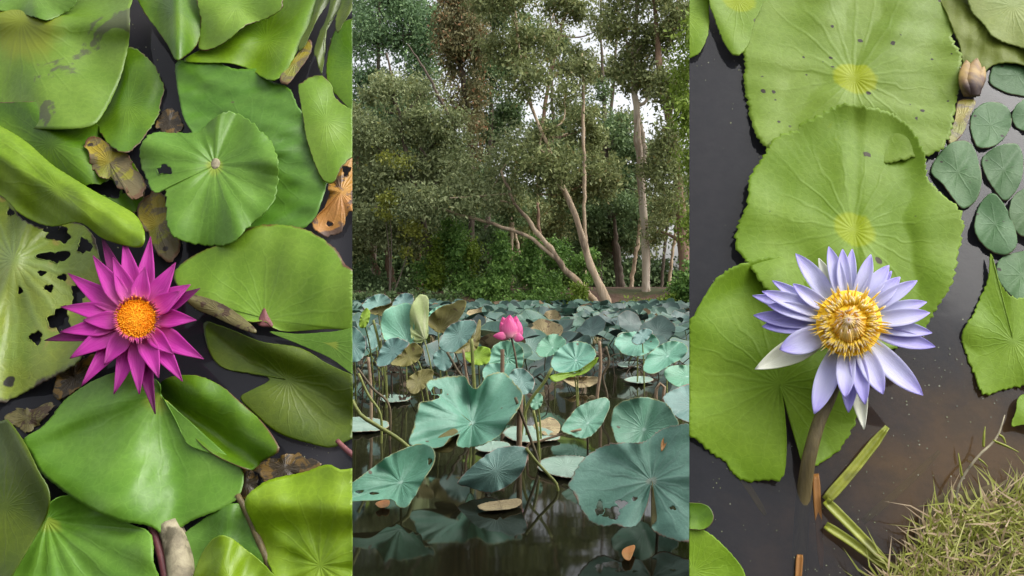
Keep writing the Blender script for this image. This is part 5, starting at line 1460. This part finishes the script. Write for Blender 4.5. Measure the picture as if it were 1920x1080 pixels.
lotus('small slate lotus leaf leaning on the wide bent leaf', [(1184, 638), (1196, 622), (1212, 616), (1224, 622), (1214, 636), (1198, 646)], (1204, 631), 3.9, (0.2, -0.8, 0.5), [rim(4)], m_lotus_dk, M=50, rings=8)
lotus('large lotus leaf at the right tilted up to the right', [(1206, 688), (1214, 668), (1234, 650), (1258, 640), (1280, 642), (1290, 654), (1278, 672), (1250, 688), (1226, 700), (1210, 698)], (1252, 668), 3.3, UPF, [rim(9), wave(3, 5)], m_lotus, foot=(1250, 765))
lotus('teal lotus leaf low at the right side beside the dry stems', [(1246, 704), (1254, 688), (1280, 684), (1320, 690), (1330, 716), (1300, 730), (1262, 722)], (1288, 706), 2.9, UPF, [rim(6)], m_lotus)
lotus('dead tan lotus leaf cupped on the water right of the stalks', [(1056, 712), (1070, 706), (1096, 706), (1122, 708), (1116, 720), (1096, 726), (1074, 724)], (1090, 715), None, (0, -0.35, 0.93), [rim(12), wave(4, 8)], m_lotus_dead, touch=(1090, 730), M=80, rings=12)

# pads floating flat on the pond
for lab, ol, cc, mt in [
    ('pale lotus leaf floating flat beside the biggest leaf', [(1008, 876), (1018, 860), (1050, 855), (1096, 858), (1110, 872), (1108, 894), (1060, 895), (1026, 888)], (1060, 876), m_lotus_flat),
    ('pale floating lotus leaf with brown rim at the left side', [(630, 784), (664, 782), (702, 784), (730, 792), (724, 804), (694, 808), (630, 808)], (680, 795), m_lotus_flat),
    ('small pale floating leaf among the stalks at left', [(712, 746), (722, 740), (748, 740), (768, 742), (764, 750), (736, 754), (718, 752)], (740, 747), m_lotus_flat),
    ('decayed floating leaf just behind the slate leaf, left piece', [(890, 838), (910, 828), (944, 828), (956, 838), (934, 846), (904, 846)], (922, 837), m_lotus_flat),
    ('decayed floating leaf behind the stalks at the centre', [(944, 812), (962, 800), (1000, 798), (1030, 806), (1050, 822), (1010, 828), (966, 826)], (996, 813), m_lotus_flat),
    ('pinkish brown rotting leaf heap on the water at the centre', [(1000, 800), (1018, 786), (1034, 782), (1050, 796), (1046, 812), (1020, 814)], (1028, 799), m_lotus_dead),
    ('long thin floating leaf at right below the wide leaves', [(1170, 712), (1184, 706), (1210, 706), (1226, 712), (1206, 718), (1184, 717)], (1198, 712), m_lotus_flat),
    ('pale floating scraps below the wide bent leaf', [(1158, 682), (1168, 678), (1196, 678), (1204, 684), (1186, 688), (1166, 688)], (1180, 683), m_lotus_flat),
    ('tan rotting leaf scrap floating below the slate leaf', [(896, 948), (912, 942), (940, 938), (972, 934), (978, 942), (962, 952), (934, 956), (908, 956)], (938, 947), m_lotus_dead)]:
    _seed[0] += 1
    pl = Plane((0, (H - 0.006) * F / (cc[1] - 540), 0.006), (0, 0, 1))
    V, Fc, uv = blade_arrays(ol, cc, pl, summed(1.5, [wave(1.2, 5), rim(1.5)]), 80, 10, 1.6, 8, (), _seed[0])
    o = mesh_obj('floating_lotus_leaf', V, Fc, mt, uv=uv, origin=V[0])
    solid(o, 0.001)
    tag(o, lab, 'lotus leaf', 'lotus leaves lying flat on the pond')


def small_leaf(label, outline, c, pl, h, mat):
    _seed[0] += 1
    V, Fc, uv = blade_arrays(outline, c, pl, summed(h, [rim(2), ridge(c[0], c[1] - 20, c[0], c[1] + 20, 4, -2)]), 40, 6, 0.2, 9, (), _seed[0])
    o = mesh_obj('fallen_leaf', V, Fc, mat, uv=uv, origin=V[0])
    solid(o, 0.0008)
    tag(o, label, 'leaf', 'fallen orange leaves')


wpl = Plane((0, (H - 0.006) * F / (1036 - 540), 0.006), (0, 0, 1))
small_leaf('orange fallen leaf floating on the dark water at the bottom', [(1166, 1034), (1174, 1026), (1190, 1022), (1188, 1034), (1180, 1050), (1170, 1046)], (1178, 1036), wpl, 3, m_orange_leaf)
small_leaf('slim orange fallen leaf lying on the biggest lotus leaf', [(1240, 846), (1240, 830), (1248, 816), (1256, 810), (1252, 824), (1246, 838)], (1247, 828), Plane(on_water(1200, 1012, 0.006), (-0.04, -0.76, 0.65)), 9, m_orange_leaf)
wpl2 = Plane((0, (H - 0.006) * F / (946 - 540), 0.006), (0, 0, 1))
small_leaf('orange tip showing under the cupped left leaf', [(704, 944), (716, 938), (730, 938), (728, 948), (714, 952)], (717, 945), wpl2, 2, m_orange_leaf)

# lotus flower
lf_c = at(954.0, 632.0, 3.0)
foot = on_water(970, 742, 0)
lf = empty('lotus_flower', (foot[0], foot[1], 0))
tag(lf, 'pink lotus flower half open on a tall stalk among the leaves', 'lotus flower')
FP = Plane(at(955.0, 615.0, 3.0), (0.0, -0.98, 0.2))


def fpetal(base, tip, w, h0, h1, cup, **k):
    V, Fc, uv = petal_arrays(base, tip, w, h0, h1, cup, FP, bw=0.45, **k)
    return solid(mesh_obj('petal', V, Fc, m_lotus_pink, lf, uv=uv), 0.0012)


for b_, tp, w, h0, h1, cu, kw in [((960, 632), (968, 592), 26, -10, -12, -6, {}), ((956, 634), (942, 594), 26, -8, -10, -6, {}), ((962, 634), (976, 604), 24, 0, -4, -5, {}),
                                  ((952, 634), (956, 590), 30, 4, 4, -7, {}), ((956, 634), (938, 604), 22, 6, 4, -5, {}), ((964, 632), (970, 598), 28, 10, 8, -7, {}),
                                  ((958, 634), (954, 596), 34, 14, 12, -8, {}), ((962, 630), (982, 636), 18, 14, 16, -3, dict(lift=3)), ((954, 630), (924, 630), 16, 10, 12, -3, dict(lift=4)), ((966, 626), (979, 614), 22, 8, 6, -4, {}), ((955, 632), (934, 634), 10, 4, 2, -2, {})]:
    fpetal(b_, tp, w, h0, h1, cu, **kw)
V, Fc, uv = tube_arrays(curve_pts([at(958, 630, 3.0), at(965, 660, 3.01), at(970, 700, 3.02), foot - np.array([0, 0, .05])], 16), np.full(16, 0.0042), 8)
mesh_obj('stalk', V, Fc, m_stalk_dk, lf, uv=uv)


# bare stalks standing in the pond
GS = 'bare lotus stalks'
for i, (lab, D_, pts, w, mt) in enumerate([
    ('short brown dead stalk stump in front of the flower leaf', 3.0, [(942, 655), (942, 700), (942, 745)], 8, m_stalk_br),
    ('yellow-green arched stalk bending to the cupped left leaf', 2.05, [(660, 750), (676, 778), (710, 800), (745, 822), (770, 850)], 8, m_stalk),
    ('brown thick stalk right of the torn leaf', 2.25, [(976, 740), (974, 790), (973, 868)], 11, m_stalk_br),
    ('dark slanting stalk right of the torn leaf', 2.2, [(966, 745), (986, 800), (1010, 868)], 6, m_stalk_dk),
    ('yellow-green upright stalk next to the dark slanting one', 2.3, [(1000, 770), (1008, 810), (1011, 858)], 6, m_stalk),
    ('brown drooping leaf stalk arching right of the torn leaf', 2.4, [(1035, 690), (1018, 720), (998, 745), (984, 775), (974, 842)], 6, m_stalk),
    ('olive stalk slanting from the slate leaf into the water', 1.95, [(986, 840), (1006, 866), (1030, 892), (1045, 912)], 6, m_stalk),
    ('yellow stalk in the middle of the stalk thicket', 3.0, [(884, 635), (887, 690), (890, 740)], 7, m_stalk),
    ('brown stalk left of the yellow stalk in the thicket', 3.05, [(868, 655), (874, 700), (880, 735)], 5, m_stalk_br),
    ('dark diagonal stalk in the thicket below the slate leaf', 3.1, [(838, 660), (858, 695), (878, 728)], 5, m_stalk_dk),
    ('brown vertical stalk at the far left', 2.9, [(690, 670), (694, 710), (696, 750)], 6, m_stalk_br),
    ('dark stalk lying diagonally at the far left', 2.6, [(670, 690), (700, 730), (730, 762)], 5, m_stalk_dk),
    ('thin olive stalk at the far left beside the dark one', 2.55, [(672, 700), (690, 740), (714, 780)], 5, m_stalk),
    ('tan stalk lying nearly flat in front of the cupped leaf at right', 2.3, [(1090, 805), (1050, 815), (1010, 828), (990, 835)], 5, m_stalk_br),
    ('hooked brown dead stalk before the right leaf', 2.5, [(1232, 770), (1230, 735), (1236, 720), (1246, 722), (1244, 745)], 6, m_stalk_br),
    ('thin dark stalk rising between the left leaves', 3.3, [(700, 600), (712, 650), (724, 720)], 5, m_stalk),
    ('brown withered stalk among the right leaves', 3.6, [(1124, 640), (1126, 690), (1120, 740)], 6, m_stalk_br),
    ('second withered stalk among the right leaves, bent', 3.5, [(1136, 650), (1142, 680), (1130, 705), (1138, 740)], 5, m_stalk_dk)]):
    P = [at(x, y, D_) for x, y in pts]
    e = P[-1].copy(); e[2] = -0.04
    o = tube('lotus_stalk', P + ([e] if P[-1][2] > 0 else []), w * D_ / F / 2, mt, m=16)
    tag(o, lab, 'stalk', GS)

# ------------------------------------------------------------------ far lotus field: copies of six leaves
protos = []
for i in range(7):
    ang = np.linspace(0, 2 * PI, 28, endpoint=False)
    g = np.random.default_rng(40 + i)
    k1, k2, ph = 2 + i % 3, 4 + i % 4, g.random() * 6
    rad = 1 + 0.07 * np.sin(2 * ang + ph) + 0.04 * np.sin(5 * ang + i)
    VV = [(0, 0, -0.02)]; UV = [(0, 0)]
    nr = 6
    for r_ in np.linspace(1 / nr, 1, nr):
        z = (0.16 + 0.14 * (i % 3)) * r_ ** 2 + 0.13 * r_ ** 2 * np.sin(k1 * ang + ph) + 0.05 * r_ ** 2 * np.sin(k2 * ang + 2 * ph)
        for a, rr, zz in zip(ang, rad, z):
            VV.append((r_ * rr * math.cos(a), r_ * rr * math.sin(a), zz)); UV.append((r_ * math.cos(a), r_ * math.sin(a)))
    Fc = [(0, 1 + k, 1 + (k + 1) % 28) for k in range(28)]
    for q in range(nr - 1):
        Fc += [(1 + q * 28 + k, 1 + (q + 1) * 28 + k, 1 + (q + 1) * 28 + (k + 1) % 28, 1 + q * 28 + (k + 1) % 28) for k in range(28)]
    root = bpy.data.objects.new('far_lotus_leaf', None)
    mt = [m_field, m_field_dk, m_field, m_field_dk, m_field, m_lotus_dead, m_field_dk][i]
    b = mesh_obj('blade', np.array(VV) * 0.17, Fc, mt, None, origin=(0, 0, 0), uv=UV, mats=[mt, m_lotus_under])
    V, F2, uv = tube_arrays(curve_pts([(0, 0, -0.004), (0.01, 0.02, -0.2), (0.03, 0.03, -0.5)], 6), np.full(6, 0.005), 5)
    s_ = mesh_obj('stalk', V, F2, m_stalk, None, origin=(0, 0, 0), uv=uv)
    C.objects.unlink(b); C.objects.unlink(s_)
    protos.append((b.data, s_.data, mt))
FIELD = [('teal lotus leaf in the crowded bed between the flower and the far bank', 'teal'), ]
placed = []
g = np.random.default_rng(5)
tries = 0
while len(placed) < 298 and tries < 9000:
    tries += 1
    D_ = 4.3 + (12.5 - 4.3) * g.random() ** 0.8
    px = g.uniform(640, 1312)
    x = (px - 960) / F * D_
    wy = 540 + H * F / D_
    if wy > 660 and 1090 < px < 1190: continue
    if D_ > 16.0 and px < 880 and g.random() < 0.5: continue
    mind = 0.15
    if any((x - a) ** 2 + (D_ - b) ** 2 < mind ** 2 for a, b in placed): continue
    placed.append((x, D_))
    i = int(g.choice([0, 1, 2, 3, 4, 6, 5], p=[.19, .16, .19, .15, .16, .13, .02]))
    bd_, sd_, mt = protos[i]
    z = g.uniform(0.05, 0.20) if D_ < 9 else g.uniform(0.02, 0.15)
    sc = g.uniform(0.5, 0.95)
    root = bpy.data.objects.new('lotus_leaf', None)
    root.empty_display_size = 0.05
    C.objects.link(root)
    root.location = (x, D_, z)
    root.rotation_euler = (R(g.normal(20, 18)), R(g.normal(0, 20)), g.uniform(-0.6, 0.6))
    root.scale = (sc, sc, sc)
    dead = mt is m_lotus_dead
    near = D_ < 8.5
    side_ = 'right' if px > 1080 else ('left' if px < 840 else 'middle')
    tint = 'dry brown' if dead else ('slate blue-green' if mt is m_field_dk else 'teal green')
    ex, ey = root.rotation_euler.x, root.rotation_euler.y
    lean = 'lying flat' if abs(ex) < 0.22 and abs(ey) < 0.2 else ('tipped left' if ey < -0.2 else ('tipped right' if ey > 0.2 else 'facing the viewer'))
    big = 'large' if sc > 0.8 else ('small' if sc < 0.64 else 'middling')
    row = 'front' if D_ < 6 else ('nearer' if D_ < 8.5 else ('middle' if D_ < 10.5 else 'back'))
    root['label'] = '%s %s lotus leaf %s, %s rows, %s of the crowded lotus bed' % (big, tint, lean, row, side_ if side_ != 'middle' else 'centre')
    root['category'] = 'lotus leaf'
    root['group'] = '%s lotus leaves, %s %s of the bed' % (tint, 'nearer' if near else 'far', side_)
    b = bpy.data.objects.new('blade', bd_); C.objects.link(b); b.parent = root
    b.rotation_euler = (0, 0, g.uniform(0, 6.28))
    s_ = bpy.data.objects.new('stalk', sd_); C.objects.link(s_); s_.parent = root

# beyond the 298 leaves above, the bed goes on as one mass up to the bank
VV, FF, UU, k0 = [], [], [], 0
g = np.random.default_rng(9)
for q_ in range(1160):
    D_ = g.uniform(10.8, 17.0)
    x = g.uniform(-0.26, 0.26) * D_
    if q_ >= 760:        # the bed also runs on to both sides
        D_ = g.uniform(3.2, 17.0)
        x = g.choice([-1, 1]) * g.uniform(0.27, 0.75) * D_
    r_ = 0.17 * g.uniform(0.45, 0.85)
    n_ = 10
    an = np.linspace(0, 2 * PI, n_, endpoint=False)
    cup = g.uniform(0.1, 0.45); ph = g.random() * 6
    P = [(0, 0, 0)] + [(0.55 * r_ * math.cos(q), 0.55 * r_ * math.sin(q), 0.3 * cup * r_) for q in an] + [(r_ * math.cos(q), r_ * math.sin(q), cup * r_ + 0.2 * r_ * math.sin(2 * q + ph)) for q in an]
    P = np.array(P)
    tx, ty = R(g.normal(20, 18)), R(g.normal(0, 20))
    Rx = np.array([[1, 0, 0], [0, math.cos(tx), -math.sin(tx)], [0, math.sin(tx), math.cos(tx)]])
    Ry = np.array([[math.cos(ty), 0, math.sin(ty)], [0, 1, 0], [-math.sin(ty), 0, math.cos(ty)]])
    P = P @ (Rx @ Ry).T + np.array([x, D_, g.uniform(0.05, 0.19)])
    VV.append(P)
    UU += [(0, 0)] + [(0.55 * math.cos(q), 0.55 * math.sin(q)) for q in an] + [(math.cos(q), math.sin(q)) for q in an]
    for k in range(n_):
        k2 = (k + 1) % n_
        FF += [(k0, k0 + 1 + k, k0 + 1 + k2), (k0 + 1 + k, k0 + 1 + n_ + k, k0 + 1 + n_ + k2, k0 + 1 + k2)]
    k0 += len(P)
t = NT('lotus_field_mass')
gi = t.n('ShaderNodeNewGeometry').outputs['Random Per Island']
col = t.mix(t.ramp(gi, 0.0, 0.9), (0.026, 0.058, 0.048), (0.075, 0.15, 0.11))
col = t.mix(t.math('LESS_THAN', t.math('FRACT', t.math('MULTIPLY', gi, 53.3)), 0.07), col, (0.15, 0.10, 0.05))
t.principled(col, 0.5, None, spec=0.4, trans=0.1)
o = mesh_obj('far_lotus_bed', np.vstack(VV), FF, t.m, uv=UU)
tag(o, 'crowded mass of small lotus leaves in front of the far bank', 'lotus bed', kind='stuff')

# dead stalks and leaf scraps strewn between the standing leaves
VV, FF, k0 = [], [], 0
g = np.random.default_rng(77)
zones = [(660, 900, 640, 765, 100), (1095, 1292, 610, 710, 90), (980, 1100, 690, 750, 14), (880, 1290, 590, 640, 60)]
for xa, xb, ya, yb, nn_ in zones:
    for _ in range(nn_):
        x, y = g.uniform(xa, xb), g.uniform(max(ya, 575), yb)
        p = on_water(x, y, 0.0)
        Dd = p[1]
        if g.random() < 0.6:
            hgt = g.uniform(0.04, 0.16); lean = g.normal(size=2) * 0.09
            q = p + np.array([lean[0], lean[1], hgt]); md = (p + q) / 2 + g.normal(size=3) * 0.012
            pts = [p - np.array([0, 0, 0.03]), md, q]
            if g.random() < 0.4: pts.append(q + np.array([lean[0] * 0.8, lean[1] * .5, -hgt * 0.5]))
            V, Fq, _u = tube_arrays(curve_pts(pts, 7), np.full(7, g.uniform(0.0018, 0.0035)), 5)
        else:
            rr = g.uniform(0.012, 0.04); n_ = 9
            an = np.linspace(0, 2 * PI, n_, endpoint=False) + g.random()
            rd = rr * (0.5 + 0.7 * g.random(n_))
            ax = R(g.normal(35, 25))
            ring = np.stack([rd * np.cos(an), rd * np.sin(an) * math.cos(ax), rd * np.sin(an) * math.sin(ax) + 0.02 * g.random(n_) + 0.006], -1) + p
            ring[:, 2] = np.maximum(ring[:, 2], 0.003)
            V = np.vstack([[p + np.array([0, 0, 0.02])], ring])
            Fq = [(0, 1 + i, 1 + (i + 1) % n_) for i in range(n_)]
        VV.append(V); FF += [tuple(i + k0 for i in f) for f in Fq]; k0 += len(V)
m_litter = foliage_mat('dead_litter', (0.022, 0.015, 0.009), (0.05, 0.034, 0.018), (0.10, 0.068, 0.038), trans=0.1, yellow=(0.18, 0.14, 0.10), yamt=0.05)
o = mesh_obj('dead_lotus_litter', np.vstack(VV), FF, m_litter, smooth=False)
tag(o, 'brown dead stalks and leaf scraps strewn between the lotus leaves', 'plant litter', kind='stuff')

# ------------------------------------------------------------------ trees on the near shore, mirrored in the leaves and the lily water
def copy_tree(src, loc, rz, sc, label):
    r = src.copy(); C.objects.link(r)
    r.location = loc; r.rotation_euler = (0, 0, rz); r.scale = (sc, sc, sc)
    r['label'] = label; r['group'] = 'trees on the near shore'
    for ch in src.children:
        k = ch.copy(); C.objects.link(k); k.parent = r
    return r


src = {o['label']: o for o in C.objects if o.get('category') == 'tree'}
bro = src['broad grey-green tree filling the left of the far bank']
drk = src['dark green bushy tree in the shade between the pale trunks']
tal = src['dark olive tree behind the vine-draped tree at the top centre']
for s_, x, y, rz, sc, lab in [(bro, -4.2, -8.0, 3.0, 1.0, 'broad tree on the near shore behind the viewer, left'), (drk, -0.6, -8.6, 2.0, 1.0, 'dark bushy tree on the near shore behind the viewer'),
                              (bro, 4.4, -8.4, 0.6, 1.0, 'broad tree on the near shore behind the viewer, right'), (tal, 1.9, -7.4, 1.2, 0.9, 'tall olive tree on the near shore behind the viewer'), (drk, -7.5, -5.5, 4.0, 1.0, 'dark bushy tree on the near shore, far left'), (tal, 7.5, -5.0, 5.0, 0.9, 'tall olive tree on the near shore, far right')]:
    copy_tree(s_, (x, y, 0.0), rz, sc, lab)
lean = src['pale leaning tree rising from the water edge up to the left, thickest trunk']
blu = src['bluish green tree in the top left of the wood']
for s_, x, y, rz, sc, lab in [(bro, -6.6, 19.0, 1.0, 1.0, 'broad tree farther along the far bank, first to the left'), (blu, -9.5, 24.0, 0.5, 0.9, 'bluish tree farther along the far bank, second to the left'), (tal, -8.0, 20.0, 2.0, 1.0, 'olive tree farther along the far bank, third to the left'),
                              (bro, -12.0, 20.5, 2.2, 1.1, 'broad tree farther along the far bank, last to the left'), (bro, 6.8, 19.5, 2.6, 1.0, 'broad tree farther along the far bank, first to the right'), (drk, 9.0, 21.0, 0.2, 1.1, 'dark tree farther along the far bank, second to the right'), (blu, 12.0, 23.0, 1.5, 0.9, 'bluish tree farther along the far bank, last to the right')]:
    o = copy_tree(s_, (x, y, ground_z(x, y)), rz, sc, lab)
    o['group'] = 'trees farther along the far bank'
V = [(-30, -40, 0.12), (30, -40, 0.12), (30, -5.2, 0.12), (-30, -5.2, 0.12), (-30, -4.0, -0.15), (30, -4.0, -0.15)]
tag(mesh_obj('near_shore', V, [(0, 1, 2, 3), (3, 2, 5, 4)], m_ground, origin=(0, 0, 0), smooth=False), kind='structure')
